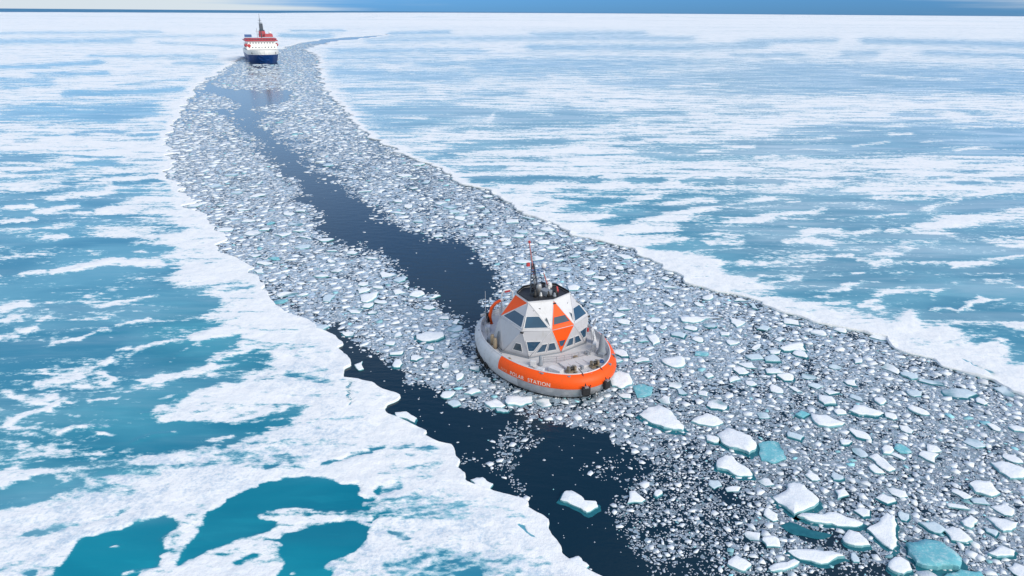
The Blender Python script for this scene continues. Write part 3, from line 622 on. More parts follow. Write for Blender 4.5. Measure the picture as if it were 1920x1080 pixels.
def in_boat(X, Y, grow=0.0):
    dx, dy = X - BOAT_C[0], Y - BOAT_C[1]; c, s = math.cos(BOAT_HD), math.sin(BOAT_HD)
    x, y = dx * c + dy * s, -dx * s + dy * c
    return (x / (11.9 + grow)) ** 2 + (y / (8.1 + grow)) ** 2 < 1
def in_ship(X, Y):
    return (abs(X - (SHIP_C[0] - (Y - 678) * 0.40)) < 16) & (Y > 671) & (Y < 800)

FLOE_GROUP = 'ice floes adrift in the broken channel'
def floe(P, h, mat, label, foot=False, sub=2, foot_shift=(0.0, -0.25), group=None):
    h *= .68
    P = [np.array(p, float) for p in P]
    A = 0.5 * sum(P[i][0] * P[(i + 1) % len(P)][1] - P[(i + 1) % len(P)][0] * P[i][1] for i in range(len(P)))
    if A < 0: P = P[::-1]
    for k in range(sub):
        Q = []
        for i, p in enumerate(P):
            q = P[(i + 1) % len(P)]; d = q - p; L = np.linalg.norm(d)
            Q += [p, (p + q) / 2 + np.array([d[1], -d[0]]) * random.uniform(-.11, .13)]
        P = Q
    P = np.array(P); c = P.mean(0); n = len(P); r = np.sqrt(abs(A) / math.pi)
    D = P - c
    tx, ty = random.uniform(-.05, .05), random.uniform(-.05, .05)
    V = []; bev = min(0.16, 0.10 + 0.03 * r) / max(r, .3)
    for z, s in ((-0.25, 1.04), (0.05, 1.0), (h * 0.86, 1 - bev * 0.12), (h, 1 - bev * .45), (h * 1.02, 0.55)):
        for d in D:
            zz = z + (tx * d[0] + ty * d[1] if z > 0.1 else 0)
            if z >= h * 0.99: zz += 0.05 * min(r, 2) * (mnoise.noise((c[0] + d[0] * s * .9, c[1] + d[1] * s * .9, 3.3)))
            V.append((d[0] * s, d[1] * s, max(zz, 0.05) if z > 0 else z))
    V.append((0, 0, h * 1.02))
    F = []
    for k in range(4):
        for i in range(n): F.append((k * n + i, k * n + (i + 1) % n, (k + 1) * n + (i + 1) % n, (k + 1) * n + i))
    for i in range(n): F.append((4 * n + i, 4 * n + (i + 1) % n, 5 * n))
    me = bpy.data.meshes.new('ice_floe'); me.from_pydata(V, [], F); me.update()
    me.polygons.foreach_set('use_smooth', [k >= 3 * n for k in range(len(F))])
    o = link('ice_floe', me, [mat], None, (c[0], c[1], 0))
    tag(o, label, 'ice floe', group or FLOE_GROUP)
    if foot:
        m = MB(); g = []
        for i, d in enumerate(D):
            s = 1.08 + 0.13 * vnoise(np.array(i * 0.37), np.array(c[0])) 
            g.append((d[0] * s + foot_shift[0] * r * .5, d[1] * s + foot_shift[1] * r * .75, 0.012 + 0.0))
        V2 = [(x, y, 0.035) for x, y, z in g] + [(x * 1.03, y * 1.03, -0.2) for x, y, z in g]
        m.add(V2, [tuple(range(n))] + [(n + i, n + (i + 1) % n, (i + 1) % n, i) for i in range(n)])
        m.build('ice_foot', M['foot'], o)
    return o
def stamp_poly(pts):
    xs = np.array([p[0] for p in pts]) - OX0; ys = np.array([p[1] for p in pts]) - OY0
    x0, x1, y0, y1 = int(xs.min()) - 3, int(xs.max()) + 4, int(ys.min()) - 3, int(ys.max()) + 4
    x0, y0 = max(x0, 0), max(y0, 0); x1, y1 = min(x1, OW), min(y1, OH)
    gy, gx = np.mgrid[y0:y1, x0:x1]; ins = np.zeros(gx.shape, bool); n = len(pts)
    for i in range(n):
        a, b, c, d = xs[i], ys[i], xs[(i + 1) % n], ys[(i + 1) % n]
        if b == d: continue
        ins ^= ((b > gy) != (d > gy)) & (gx < (c - a) * (gy - b) / (d - b) + a)
    occ[y0:y1, x0:x1] |= ins
HAND = [
 # outline in photo pixels, height, material, foot, label
 ([(1198,775),(1215,762),(1235,757),(1258,768),(1270,785),(1282,795),(1280,805),(1245,800),(1215,787)],.45,'floe',1,'large white floe with a teal foot, lying right below the orange bow'),
 ([(1296,788),(1325,773),(1345,780),(1357,790),(1345,795),(1312,793)],.4,'floe',0,'flat triangular white floe beside the large floe near the orange bow'),
 ([(1343,812),(1362,799),(1375,801),(1408,815),(1418,840),(1405,848),(1375,838),(1352,825)],.5,'floe',1,'thick pale blue-white slab touching a turquoise block of ice'),
 ([(1422,830),(1440,825),(1460,828),(1470,845),(1475,860),(1450,868),(1428,862),(1424,845)],.22,'floeteal',0,'square turquoise ice block at the right end of a pale slab'),
 ([(1343,868),(1360,852),(1372,852),(1388,868),(1405,876),(1412,888),(1390,890),(1365,880),(1345,876)],.45,'floe',1,'white wedge-shaped floe with a teal edge, just below the pale slab'),
 ([(1449,928),(1470,918),(1478,903),(1490,901),(1510,908),(1515,916),(1536,935),(1520,950),(1490,962),(1478,952),(1460,940)],.5,'floe',1,'biggest bright white floe, kite shaped with a notched upper edge'),
 ([(1495,965),(1540,963),(1565,958),(1590,968),(1620,978),(1600,985),(1560,980),(1520,975)],.4,'floe',1,'long narrow white floe just under the kite-shaped floe'),
 ([(1626,988),(1650,975),(1663,960),(1678,968),(1680,995),(1684,1010),(1675,1027),(1655,1015),(1640,1000)],.5,'floe',1,'upright white floe with a bulb-shaped top beside the turquoise boulder'),
 ([(1580,1005),(1592,990),(1612,995),(1625,1008),(1633,1020),(1610,1022),(1585,1015)],.45,'floe',1,'rounded white floe between the long narrow floe and the bottom edge'),
 ([(1700,1012),(1735,1006),(1765,1012),(1790,1030),(1805,1045),(1800,1062),(1760,1060),(1720,1050),(1705,1030)],.75,'floeteal',1,'big turquoise ice boulder veined with white near the bottom right'),
 ([(1477,1030),(1500,1027),(1560,1032),(1585,1043),(1540,1055),(1500,1045)],.4,'floe',1,'flat pointed white floe over dark water at the bottom edge'),
 ([(1364,1055),(1380,1038),(1395,1045),(1410,1055),(1398,1068),(1380,1063)],.45,'floe',0,'small diamond-shaped white floe near the bottom edge'),
 ([(1441,1062),(1460,1053),(1490,1046),(1500,1052),(1470,1068),(1445,1068)],.35,'floe',0,'small bar-shaped white floe just below the flat pointed floe'),
 ([(1050,935),(1058,920),(1070,918),(1090,928),(1098,938),(1118,938),(1122,948),(1100,958),(1075,945)],.4,'floe',1,'lone white floe with a teal rim in the open dark water'),
 ([(1858,864),(1880,862),(1905,870),(1928,880),(1922,893),(1895,894),(1875,882)],.45,'floe',0,'white pointed slab cut by the right edge of the picture'),
 ([(1818,905),(1830,898),(1858,900),(1866,912),(1877,922),(1860,928),(1830,920)],.45,'floe',0,'oval white floe in grey brash near the right edge'),
 ([(1850,968),(1880,970),(1910,978),(1905,988),(1882,994),(1865,980)],.4,'floe',0,'arrowhead-shaped white floe near the right edge, below the oval floe'),
 ([(1592,768),(1602,758),(1640,765),(1660,772),(1640,778),(1610,775)],.4,'floe',1,'long white floe with a teal lower edge, amid grey brash'),
 ([(1521,773),(1550,776),(1585,790),(1570,797),(1535,795)],.4,'floe',0,'white slab just left of a long teal-edged floe'),
 ([(1628,855),(1645,849),(1660,860),(1680,878),(1668,882),(1650,872)],.35,'floe',0,'slanting white bar-shaped floe, upper of a close pair'),
 ([(1628,872),(1640,868),(1660,885),(1640,885)],.3,'floe',0,'short white floe, lower of a close pair'),
 ([(1653,838),(1662,832),(1674,835),(1677,842),(1670,849),(1657,848)],.4,'floe',0,'small round bright white floe above the slanting pair'),
 ([(948,742),(970,740),(998,741),(998,752),(975,759),(952,757)],.4,'floe',0,'bright white floe in front of the hull below the lettering'),
 ([(908,752),(930,746),(948,758),(940,763),(920,763)],.35,'floe',0,'white floe left of the bright floe in front of the hull'),
 ([(1145,705),(1160,695),(1180,700),(1185,718),(1165,725),(1148,720)],.5,'floe',0,'broad white floe pushed against the right side of the orange bow'),
 ([(1186,722),(1205,719),(1225,725),(1220,740),(1195,744)],.25,'floeteal',0,'turquoise ice slab right of the orange bow'),
 ([(780,625),(800,620),(830,622),(832,630),(805,637),(785,634)],.45,'floe',1,'white floe with a teal lower edge, left of the pale hull'),
 ([(740,772),(762,770),(782,782),(778,790),(745,781)],.4,'floe',1,'white floe with a turquoise tip lying against the left ice edge'),
 ([(664,683),(672,680),(680,676),(682,690),(672,692)],.35,'floe',0,'small white chunk beside a notch of the left ice edge'),
 ([(882,898),(905,893),(925,905),(918,915),(890,908)],.4,'floe',0,'white chunk split off from the left ice edge'),
 ([(1063,1046),(1085,1040),(1105,1058),(1100,1063),(1072,1055)],.4,'floe',0,'white chunk split off the left ice edge at the bottom'),
 ([(675,552),(710,546),(706,556),(688,565),(676,562)],.4,'floe',0,'bright white floe left of the dark water lane'),
 ([(1275,593),(1330,592),(1356,594),(1300,604),(1280,602)],.35,'floe',0,'long tapering white floe up and right of the vessel'),
 ([(1368,594),(1398,602),(1382,612),(1372,604)],.35,'floe',0,'triangular white floe right of the long tapering floe'),
 ([(1240,671),(1278,665),(1282,685),(1265,687),(1245,679)],.4,'floe',0,'blunt white floe right of the vessel at its deck height'),
 ([(1212,628),(1230,626),(1238,640),(1225,646)],.35,'floe',0,'small blunt white floe above the one right of the vessel'),
 ([(1382,680),(1410,677),(1421,690),(1400,688)],.3,'floe',0,'thin slanting white floe in brash halfway to the right ice edge'),
 ([(1462,651),(1480,644),(1505,641),(1512,655),(1470,656)],.35,'floe',1,'white floe with a turquoise patch halfway to the right ice edge'),
 ([(1766,729),(1790,727),(1815,730),(1832,738),(1815,746),(1772,739)],.2,'floewet',1,'grey-turquoise slab near the right ice edge'),
 ([(1880,722),(1895,728),(1905,742),(1880,738),(1862,726)],.2,'floewet',0,'thin grey-white slab along the right ice edge'),
 ([(1462,985),(1480,978),(1505,988),(1560,1002),(1545,1010),(1490,1003)],.06,'foot',0,'long sunken teal slab under the kite-shaped floe'),
 ([(1665,1060),(1690,1040),(1705,1050),(1712,1066),(1695,1074),(1675,1068)],.5,'floe',1,'lumpy white floe left of the turquoise boulder'),
 ([(1853,1035),(1880,1020),(1905,1030),(1902,1040),(1870,1042)],.4,'floe',1,'white-topped floe near the bottom right corner'),
 ([(1770,1078),(1800,1066),(1840,1070),(1850,1090),(1790,1095)],.3,'floeteal',0,'turquoise block cut by the bottom edge of the picture'),
 ([(1802,975),(1820,962),(1835,972),(1822,988),(1808,983)],.45,'floe',0,'small square white block left of the arrowhead-shaped floe'),
]
for pts, h, mt, ft, lab in HAND:
    stamp_poly(pts)
    gx, gy = ground([p[0] for p in pts], [p[1] for p in pts], h * 0.9)
    floe(list(zip(gx, gy)), h, M[mt], lab, bool(ft), 2)

# dart throwing, largest pieces first, into what the photo leaves free
_st = {}
def ell(rx, ry):
    k = (round(rx * 2), round(ry * 4))
    if k not in _st:
        a, b = int(math.ceil(rx)), int(math.ceil(ry))
        yy, xx = np.mgrid[-b:b + 1, -a:a + 1]
        _st[k] = ((xx / max(rx, .5)) ** 2 + (yy / max(ry, .5)) ** 2 <= 1.05, a, b)
    return _st[k]
pieces = []
def throw(n, r0, r1, power, gain, dmin, tol, bigmap=False, y0=95, y1=1240, x0=-235, x1=2155, yp=1.0):
    px = rng.uniform(x0, x1, n); py = y0 + (y1 - y0) * rng.uniform(0, 1, n) ** yp
    X, Y = ground(px, py, 0.1)
    r = r0 + (r1 - r0) * rng.uniform(0, 1, n) ** power
    dist = np.sqrt(X ** 2 + Y ** 2 + CAM_H ** 2); rw = r * dist / FPX * 0.98
    rmax = np.where(bigmap, 2.1, 1.8); r = np.where(rw > rmax, r * rmax / rw, r); rw = np.minimum(rw, rmax)
    ok = in_channel(X, Y, rw * 0.55) & ~in_boat(X, Y, rw * 0.8) & ~in_ship(X, Y)
    dn = DG[((py - OY0) / 4).astype(int).clip(0, DG.shape[0] - 1), ((px - OX0) / 4).astype(int).clip(0, DG.shape[1] - 1)]
    ok &= (dn > dmin) & (rng.uniform(0, 1, n) < dn ** gain)
    for i in np.nonzero(ok)[0]:
        sq = CAM_H / dist[i]; rx, ry = r[i], max(r[i] * sq, 0.45)
        m, a, b = ell(rx, ry); cx, cy = int(px[i] - OX0), int(py[i] - OY0)
        if cx - a < 0 or cy - b < 0 or cx + a + 1 > OW or cy + b + 1 > OH: continue
        w = occ[cy - b:cy + b + 1, cx - a:cx + a + 1]
        if (w & m).sum() > tol * m.sum(): continue
        w |= m
        pieces.append((X[i], Y[i], rw[i], r[i], px[i], py[i]))
throw(5000, 9, 19, 2.5, 2.0, .5, 0.0, True)
throw(3500, 8, 15, 1.6, 1.6, .4, 0.0, True, y0=380, y1=760, x0=350, x1=1500)
throw(14000, 6, 9, 1.5, 1.5, .25, 0.03)
n_big = len(pieces)
throw(26000, 3.8, 6, 1.6, 1.3, .0, 0.15)
throw(90000, 2.2, 3.8, 1.3, 1.1, .0, 0.30)
throw(330000, 1.15, 2.2, 1.3, 1.0, .0, 0.45)
throw(120000, 1.6, 5.0, 1.5, 1.2, .0, 0.4, y0=82, y1=720, x0=300, x1=1400, yp=1.5)
pieces = np.array(pieces)
# the largest become single floes
vis = (pieces[:, 4] > 0) & (pieces[:, 4] < 1920) & (pieces[:, 5] > 100) & (pieces[:, 5] < 1080)
order = np.argsort(-(pieces[:, 3] * np.where(vis, 1, 0)))
solo = order[:250]
MARKS = [(1238,782,'the large floe below the orange bow'),(1328,785,'the flat triangular floe near the bow'),(1380,822,'the pale slab with the turquoise block'),(1450,846,'the square turquoise block'),(1375,872,'the teal-edged wedge floe'),(1490,930,'the big kite-shaped floe'),(1555,970,'the long narrow floe under the kite'),(1660,993,'the bulb-topped upright floe'),(1605,1008,'the rounded floe near the bottom'),(1755,1035,'the big turquoise boulder'),(1530,1040,'the flat pointed floe at the bottom'),(1388,1054,'the diamond-shaped floe at the bottom'),(1085,938,'the lone floe in dark water'),(1895,878,'the pointed slab at the right edge'),(1845,912,'the oval floe near the right edge'),(1882,980,'the arrowhead-shaped floe'),(1625,768,'the long teal-edged floe'),(1550,786,'the white slab amid grey brash'),(1652,866,'the slanting pair of floes'),(1666,841,'the small round bright floe'),(975,750,'the bright floe below the lettering'),(1165,710,'the broad floe at the bow side'),(1205,732,'the turquoise slab by the bow'),(806,628,'the teal-edged floe left of the hull'),(762,780,'the turquoise-tipped floe at the left edge'),(692,556,'the bright floe left of the lane'),(1312,597,'the long tapering floe behind the vessel'),(1380,602,'the triangular floe behind the vessel'),(1262,676,'the blunt floe right of the vessel'),(1400,683,'the thin slanting floe'),(1488,650,'the turquoise-patched floe'),(1798,737,'the grey-turquoise slab at the right'),(1000,470,'the mast top of the vessel'),(915,600,'the stern of the vessel'),(495,120,'the distant icebreaker')]
_used = {}
def near_label(px, py, col):
    best = min(MARKS, key=lambda m: math.hypot(m[0] - px, (m[1] - py) * 1.6))
    dx, dy = px - best[0], py - best[1]
    if math.hypot(dx, dy * 1.6) > 230: return None
    ver = 'above' if dy < 0 else 'below'; hor = 'left' if dx < 0 else 'right'
    d = ver if abs(dx) < abs(dy) * .7 else (f'{hor} of' if abs(dy) < abs(dx) * .25 else f'{ver} and {hor} of')
    c = {'floe': 'white', 'floewet': 'grey-white', 'floeteal': 'turquoise'}[col]
    k = _used.get((best[2], d), 0) + 1
    if k > 3: return None
    _used[(best[2], d)] = k
    o = ('nearest', 'second nearest', 'third nearest')[k - 1]
    return f'small {c} floe, {o} {d} {best[2]}'
def zone_label(px, py, col):
    c = {'floe': 'white', 'floewet': 'grey-white', 'floeteal': 'turquoise'}[col]
    if py > 900: z = 'in the dark speckled brash along the bottom right' if px > 1300 else 'adrift in the dark water near the left ice edge'
    elif px > 1480: z = 'in the grey brash near the right ice edge'
    elif px > 1170 and py > 640: z = 'in the brash right of the orange bow'
    elif px > 930 and py < 640: z = 'in the packed brash behind the vessel'
    elif px < 930 and py > 560: z = 'in the brash between the hull and the left ice edge'
    elif px < 760: z = 'in the packed brash left of the dark water lane'
    else: z = 'in the packed brash right of the dark water lane'
    return f'small {c} floe {z}'
is_solo = np.zeros(len(pieces), bool); is_solo[solo] = True
solo = sorted(solo, key=lambda k: min(math.hypot(m[0] - pieces[k][4], (m[1] - pieces[k][5]) * 1.6) for m in MARKS))
for k in solo:
    X, Y, rw, rp, px, py = pieces[k]
    n = random.choice((4, 5, 5, 6, 7)); a0 = random.uniform(0, 6.3); st = random.uniform(0.5, 1.0); sa = random.uniform(0, 3.14)
    P = []
    for i in range(n):
        t = a0 + 2 * math.pi * (i + random.uniform(-.36, .36)) / n; q = rw * random.uniform(.8, 1.25)
        u, v = q * math.cos(t), q * math.sin(t) * st
        P.append((X + u * math.cos(sa) - v * math.sin(sa), Y + u * math.sin(sa) + v * math.cos(sa)))
    roll = random.random(); col = 'floe' if roll < .78 else ('floewet' if roll < .97 else 'floeteal')
    floe(P, random.uniform(.16, .38), M[col], near_label(px, py, col) or zone_label(px, py, col), random.random() < .3 and py > 560, 1)
# a lower layer of awash, waterlogged slush plates between the floating pieces
def slush(nU, x0, x1, y0, y1, yp=1.0):
    upx = rng.uniform(x0, x1, nU); upy = y0 + (y1 - y0) * rng.uniform(0, 1, nU) ** yp
    uX, uY = ground(upx, upy, 0.0); ud = np.sqrt(uX ** 2 + uY ** 2 + CAM_H ** 2); ur = np.minimum(rng.uniform(1.6, 6.0, nU) * ud / FPX, 2.2)
    udn = DG[((upy - OY0) / 4).astype(int).clip(0, DG.shape[0] - 1), ((upx - OX0) / 4).astype(int).clip(0, DG.shape[1] - 1)]
    uok = in_channel(uX, uY, ur * .6) & ~in_boat(uX, uY, ur * .8) & ~in_ship(uX, uY) & (rng.uniform(0, 1, nU) < udn ** 2.0 * (1 - .5 * sstep(780, 960, upy)))
    return np.stack([uX, uY, ur, ur * 0, upx, upy], 1)[uok]
U = np.concatenate([slush(330000, -235, 2155, 95, 1240), slush(110000, 300, 1400, 82, 720, 1.5)])
nU = len(U); K = 5
ang = rng.uniform(0, 2 * np.pi, (nU, 1)) + np.arange(K)[None] * 2 * np.pi / K + rng.uniform(-.4, .4, (nU, K))
rad = U[:, 2:3] * rng.uniform(.6, 1.3, (nU, K))
V = np.stack([U[:, :1] + rad * np.cos(ang), U[:, 1:2] + rad * np.sin(ang) * rng.uniform(.5, 1, (nU, 1)), np.repeat(rng.uniform(.003, .03, (nU, 1)), K, 1)], -1)
me = np_mesh('slush_ice', V.reshape(-1, 3), np.arange(nU * K), np.full(nU, K))
lm = rng.uniform(.42, 1.1, (nU, 1)) * (1 + 0.6 * sstep(880, 520, U[:, 5:6]) + .3 * sstep(300, 150, U[:, 5:6]))
tone = np.array([.27, .335, .42]) * lm + np.array([0, .035, .04]) * rng.uniform(0, 1, (nU, 1))
tc4 = np.ones((nU, K, 4), np.float32); tc4[:, :, :3] = tone[:, None]
at = me.attributes.new('tone', 'FLOAT_COLOR', 'POINT'); at.data.foreach_set('color', tc4.ravel())
o = link('slush_ice', me, [M['brash']]); tag(o, 'grey waterlogged slush between the broken ice pieces', 'slush', kind='stuff')
# everything smaller is brash: one mass of real pieces
B = pieces[~is_solo]; nP = len(B)
ang = rng.uniform(0, 2 * np.pi, (nP, 1)) + np.arange(K)[None] * 2 * np.pi / K + rng.uniform(-.42, .42, (nP, K))
rad = B[:, 2:3] * rng.uniform(.66, 1.26, (nP, K)); st = rng.uniform(.5, 1, (nP, 1)); sa = rng.uniform(0, np.pi, (nP, 1))
u = rad * np.cos(ang); v = rad * np.sin(ang) * st
bx = u * np.cos(sa) - v * np.sin(sa); by = u * np.sin(sa) + v * np.cos(sa)
h = np.clip(B[:, 2:3] * rng.uniform(.04, .17, (nP, 1)), .025, .20)
tilt = rng.normal(0, .05, (nP, 2)); ins = rng.uniform(.88, .98, (nP, 1))
zt = np.maximum(h + bx * tilt[:, :1] + by * tilt[:, 1:]  , 0.004)
V = np.zeros((nP, 2 * K, 3))
V[:, :K, 0] = B[:, :1] + bx; V[:, :K, 1] = B[:, 1:2] + by; V[:, :K, 2] = -0.06
V[:, K:, 0] = B[:, :1] + bx * ins; V[:, K:, 1] = B[:, 1:2] + by * ins; V[:, K:, 2] = zt
loops = [list(range(K, 2 * K))] + [[i, (i + 1) % K, K + (i + 1) % K, K + i] for i in range(K)]
pat = np.concatenate(loops); szs = np.array([len(l) for l in loops])
me = np_mesh('brash_ice', V.reshape(-1, 3), (np.arange(nP)[:, None] * 2 * K + pat[None]).ravel(), np.tile(szs, nP))
big = sstep(2.0, 6.0, B[:, 3]); nearR = sstep(700, 950, B[:, 5])
bright = np.clip(0.54 + 0.40 * big + rng.normal(0, .13, nP) - 0.20 * nearR * (1 - big) + 0.10 * sstep(420, 150, B[:, 5]), .12, 1)
white = np.array([.84, .87, .91]); grey = np.array([.20, .245, .33])
tone = grey + (white - grey) * bright[:, None]
tl = rng.uniform(0, 1, nP) < .025
tone[tl] = np.array([.26, .54, .60]) * rng.uniform(.7, 1.5, (tl.sum(), 1))
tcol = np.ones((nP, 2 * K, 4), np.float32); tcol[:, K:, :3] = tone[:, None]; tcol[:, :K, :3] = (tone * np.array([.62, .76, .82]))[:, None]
at = me.attributes.new('tone', 'FLOAT_COLOR', 'POINT'); at.data.foreach_set('color', tcol.ravel())
o = link('brash_ice', me, [M['brash']]); tag(o, 'broken white and grey brash ice filling the channel', 'brash ice', kind='stuff')

# ------------------------------------------------------------------ the orange and grey polar drifting station
def boat():
    T = empty('polar_station_vessel', (BOAT_C[0], BOAT_C[1], 0), BOAT_HD)
    tag(T, 'oval grey research vessel with orange bow band and faceted white dome', 'vessel')
    A, Bm = 13.0, 8.9
    def ring(s, z, t): return (A * s * math.cos(t), Bm * s * math.sin(t), z)
    NA = 120
    def hull_s(z):
        return float(np.interp(z, [-1.2, 0, .6, 1.2, 2.0, 2.6, 3.0, 3.3, 3.45], [.80, .925, .962, .985, 1.0, .992, .972, .945, .915]))
    def loft(levels, a0, a1, n, off=0.0, closed=False):
        V = []; F = []
        for z in levels:
            s = hull_s(z)
            for k in range(n if closed else n + 1):
                t = a0 + (a1 - a0) * k / n; x, y, _ = ring(s, z, t)
                nx, ny = math.cos(t) / A, math.sin(t) / Bm; L = math.hypot(nx, ny)
                V.append((x + nx / L * off, y + ny / L * off, z))
        m = n if closed else n + 1
        for i in range(len(levels) - 1):
            for k in range(n):
                k2 = (k + 1) % m; F.append((i * m + k, i * m + k2, (i + 1) * m + k2, (i + 1) * m + k))
        return V, F
    lv = [-1.2, -.5, 0, .3, .6, .9, 1.2, 1.6, 2.0, 2.3, 2.6, 2.8, 3.0, 3.15, 3.3, 3.4, 3.45]
    MB().add(*loft(lv, 0, 2 * math.pi, NA, 0, True)).build('hull', M['hull'], T, True)
    MB().add(*loft([-1.2, -.5, 0, .12, .22], 0, 2 * math.pi, NA, 0.02, True)).build('boot_stripe', M['dark'], T, True)
    # gunwale roll and inner bulwark down to the deck
    MB().tube([ring(.912, 3.46, 2 * math.pi * k / 90) for k in range(90)], .09, 6, True).build('gunwale', M['white'], T, True)
    V = []; F = []
    rows = [(.912, 3.45), (.895, 3.3), (.885, 2.95), (.86, 2.92), (.5, 3.05), (.1, 3.1)]
    for s, z in rows:
        for k in range(NA): V.append(ring(s, z, 2 * math.pi * k / NA))
    for i in range(len(rows) - 1):
        for k in range(NA):
            k2 = (k + 1) % NA; F.append((i * NA + k, i * NA + k2, (i + 1) * NA + k2, (i + 1) * NA + k))
    F.append(tuple((len(rows) - 1) * NA + k for k in range(NA)))
    MB().add(V, F).build('deck', M['deck'], T, True)
    # orange band round the bow
    a0, a1 = math.radians(-79), math.radians(79)
    bz = [1.78, 1.9, 2.0, 2.3, 2.6, 2.8, 3.0, 3.15, 3.3, 3.4, 3.45]
    MB().add(*loft(bz, a0, a1, 90, 0.025)).build('orange_band', M['orange'], T, True)
    MB().add(*loft([.25, .4, .6, .9, 1.2, 1.5, 1.76], math.radians(-62), math.radians(62), 70, 0.015)).build('bare_metal_belt', M['steelbottom'], T, True)
    MB().tube([(A * .99, 0, .1), (A * 1.02, 0, .9), (A * 1.015, 0, 1.25)], .16, 6).build('stem_bar', M['metal'], T)
    # lettering along the starboard band
    arc = [0.0]; ts = np.radians(np.linspace(-90, -10, 400)); zc = 1.95
    pts = [ring(hull_s(zc), zc, t) for t in ts]
    for i in range(1, 400): arc.append(arc[-1] + math.dist(pts[i], pts[i - 1]))
    def wrap(txt, start_deg, size, mat, zbase):
        cu = bpy.data.curves.new('lettering', 'FONT'); cu.body = txt; cu.size = size; cu.space_character = 1.12; cu.offset = 0.012
        to = bpy.data.objects.new('lettering_tmp', cu); COL.objects.link(to)
        dg = bpy.context.evaluated_depsgraph_get(); me = bpy.data.meshes.new_from_object(to.evaluated_get(dg))
        COL.objects.unlink(to); bpy.data.objects.remove(to)
        s0 = float(np.interp(math.radians(start_deg), ts, arc)); w = 0
        for v in me.vertices:
            t = float(np.interp(s0 + v.co.x, arc, ts)); z = zbase + v.co.y; w = max(w, v.co.x)
            s = hull_s(z); x, y, _ = ring(s, z, t); nx, ny = math.cos(t) / A, math.sin(t) / Bm; L = math.hypot(nx, ny)
            v.co = (x + nx / L * .055, y + ny / L * .055, z)
        me.materials.clear(); link('lettering', me, [mat], T)
        return math.degrees(float(np.interp(s0 + w, arc, ts)))
    e = wrap('tara', -76, .72, M['letterdim'], 1.98)
    e = wrap('POLAR', e + 2.5, .72, M['letter'], 1.94)
    e = wrap('STATION', e + 2.8, .72, M['letter'], 1.94)
    # ---- faceted dome: roof, belt and foot rings of nine corners
    def panel(P, mat, win=None, wmat=None, frame=None):
        P = [Vector(p) for p in P]; cen = sum(P, Vector()) / len(P)
        nrm = (P[1] - P[0]).cross(P[2] - P[0]).normalized()
        if nrm.dot(cen - Vector((-.3, 0, 5.5))) < 0: P = P[::-1]; nrm = -nrm
        Q = [cen + (p - cen) * .985 for p in P]
        MB().plate([q - nrm * .08 for q in Q], .08, nrm).build('wall_panel', mat, T)
        return nrm
    def window(P, bary, nrm, wmat, fm, grow=1.13):
        P = [Vector(p) for p in P]
        W = [P[0] * a + P[1] * b + P[2] * c for a, b, c in bary]; cen = sum(W, Vector()) / len(W)
        if (W[1] - W[0]).cross(W[2] - W[0]).dot(nrm) < 0: W = W[::-1]
        Fo = [cen + (w - cen) * grow + nrm * .01 for w in W]; n = len(W)
        W2 = [cen + (w - cen) * 1.0 for w in W]
        m = MB(); V = [f for f in Fo] + [f + nrm * .09 for f in Fo] + [w + nrm * .09 for w in W2] + [w + nrm * .012 for w in W2]; F = []
        for i in range(n):
            j = (i + 1) % n
            F += [(i, j, n + j, n + i), (n + i, n + j, 2 * n + j, 2 * n + i), (2 * n + i, 2 * n + j, 3 * n + j, 3 * n + i)]
        m.add(V, F); o = m.build('window', fm, T)
        MB().plate([w + nrm * .012 for w in W2], .022, nrm).build('pane', wmat, o)
    edges = MB(); seen = set()
    def edge(a, b):
        k = tuple(sorted((tuple(round(x, 2) for x in a), tuple(round(x, 2) for x in b))))
        if k in seen: return
        seen.add(k); edges.tube([a, b], .045, 5)
    ZR, ZB, ZF = 10.05, 7.0, 3.08
    RO = [(2.5, 0), (1.5, 3.45), (-2.0, 3.4), (-3.5, 1.4)]
    BE = [(5.1, 1.85), (3.35, 5.5), (-2.4, 5.75), (-5.5, 2.4)]
    FO = [(4.75, 0), (3.95, 4.7), (.5, 6.9), (-3.5, 6.4), (-6.0, 2.4)]
    def vr(i, s): return Vector((RO[i][0], RO[i][1] * s, ZR))
    def vb(i, s): return Vector((BE[i][0], BE[i][1] * s, ZB))
    def vf(i, s): return Vector((FO[i][0], FO[i][1] * s, ZF))
    G, GG = M['glass'], M['glassgrey']
    def up_win(P, lo, hi, m=.06, wm=None, fm=None, skew=0.0, g=1.10):      # P = belt, belt, apex
        n_ = panel(P, fm if fm is M['orange'] else M['panel'])
        window(P, [(1 - lo - m, m, lo), (m, 1 - lo - m, lo), (m * .8 + skew, 1 - hi - m * .8 - skew, hi), (1 - hi - m * .8 + skew, m * .8 - skew, hi)], n_, wm or G, fm or M['white'], g)
    def tri(P, mat, e=True):
        return panel(P, mat)
    # front diamond
    up_win([vb(0, -1), vb(0, 1), vr(0, 1)], .17, .42, .06, GG, M['orange'])
    n_ = tri([vb(0, -1), vb(0, 1), vf(0, 1)], M['orange'])
    window([vb(0, -1), vb(0, 1), vf(0, 1)], [(.40, .10, .50), (.10, .40, .50), (.07, .19, .74), (.19, .07, .74)], n_, G, M['orange'], 1.15)
    for s in (-1, 1):
        n_ = tri([vr(0, s), vr(1, s), vb(0, s)], M['white'])
        window([vr(0, s), vr(1, s), vb(0, s)], [(.20, .24, .56), (.07, .30, .63), (.07, .10, .83)], n_, GG, M['white'], 1.12)
        up_win([vb(0, s), vb(1, s), vr(1, s)], .10, .50, .05)
        up_win([vb(1, s), vb(2, s), vr(1, s)], .10, .50, .05, GG)
        tri([vr(1, s), vr(2, s), vb(2, s)], M['orange'] if s < 0 else M['white'])
        up_win([vb(2, s), vb(3, s), vr(2, s)], .12, .46, .08, GG)
        tri([vr(2, s), vr(3, s), vb(3, s)], M['white'])
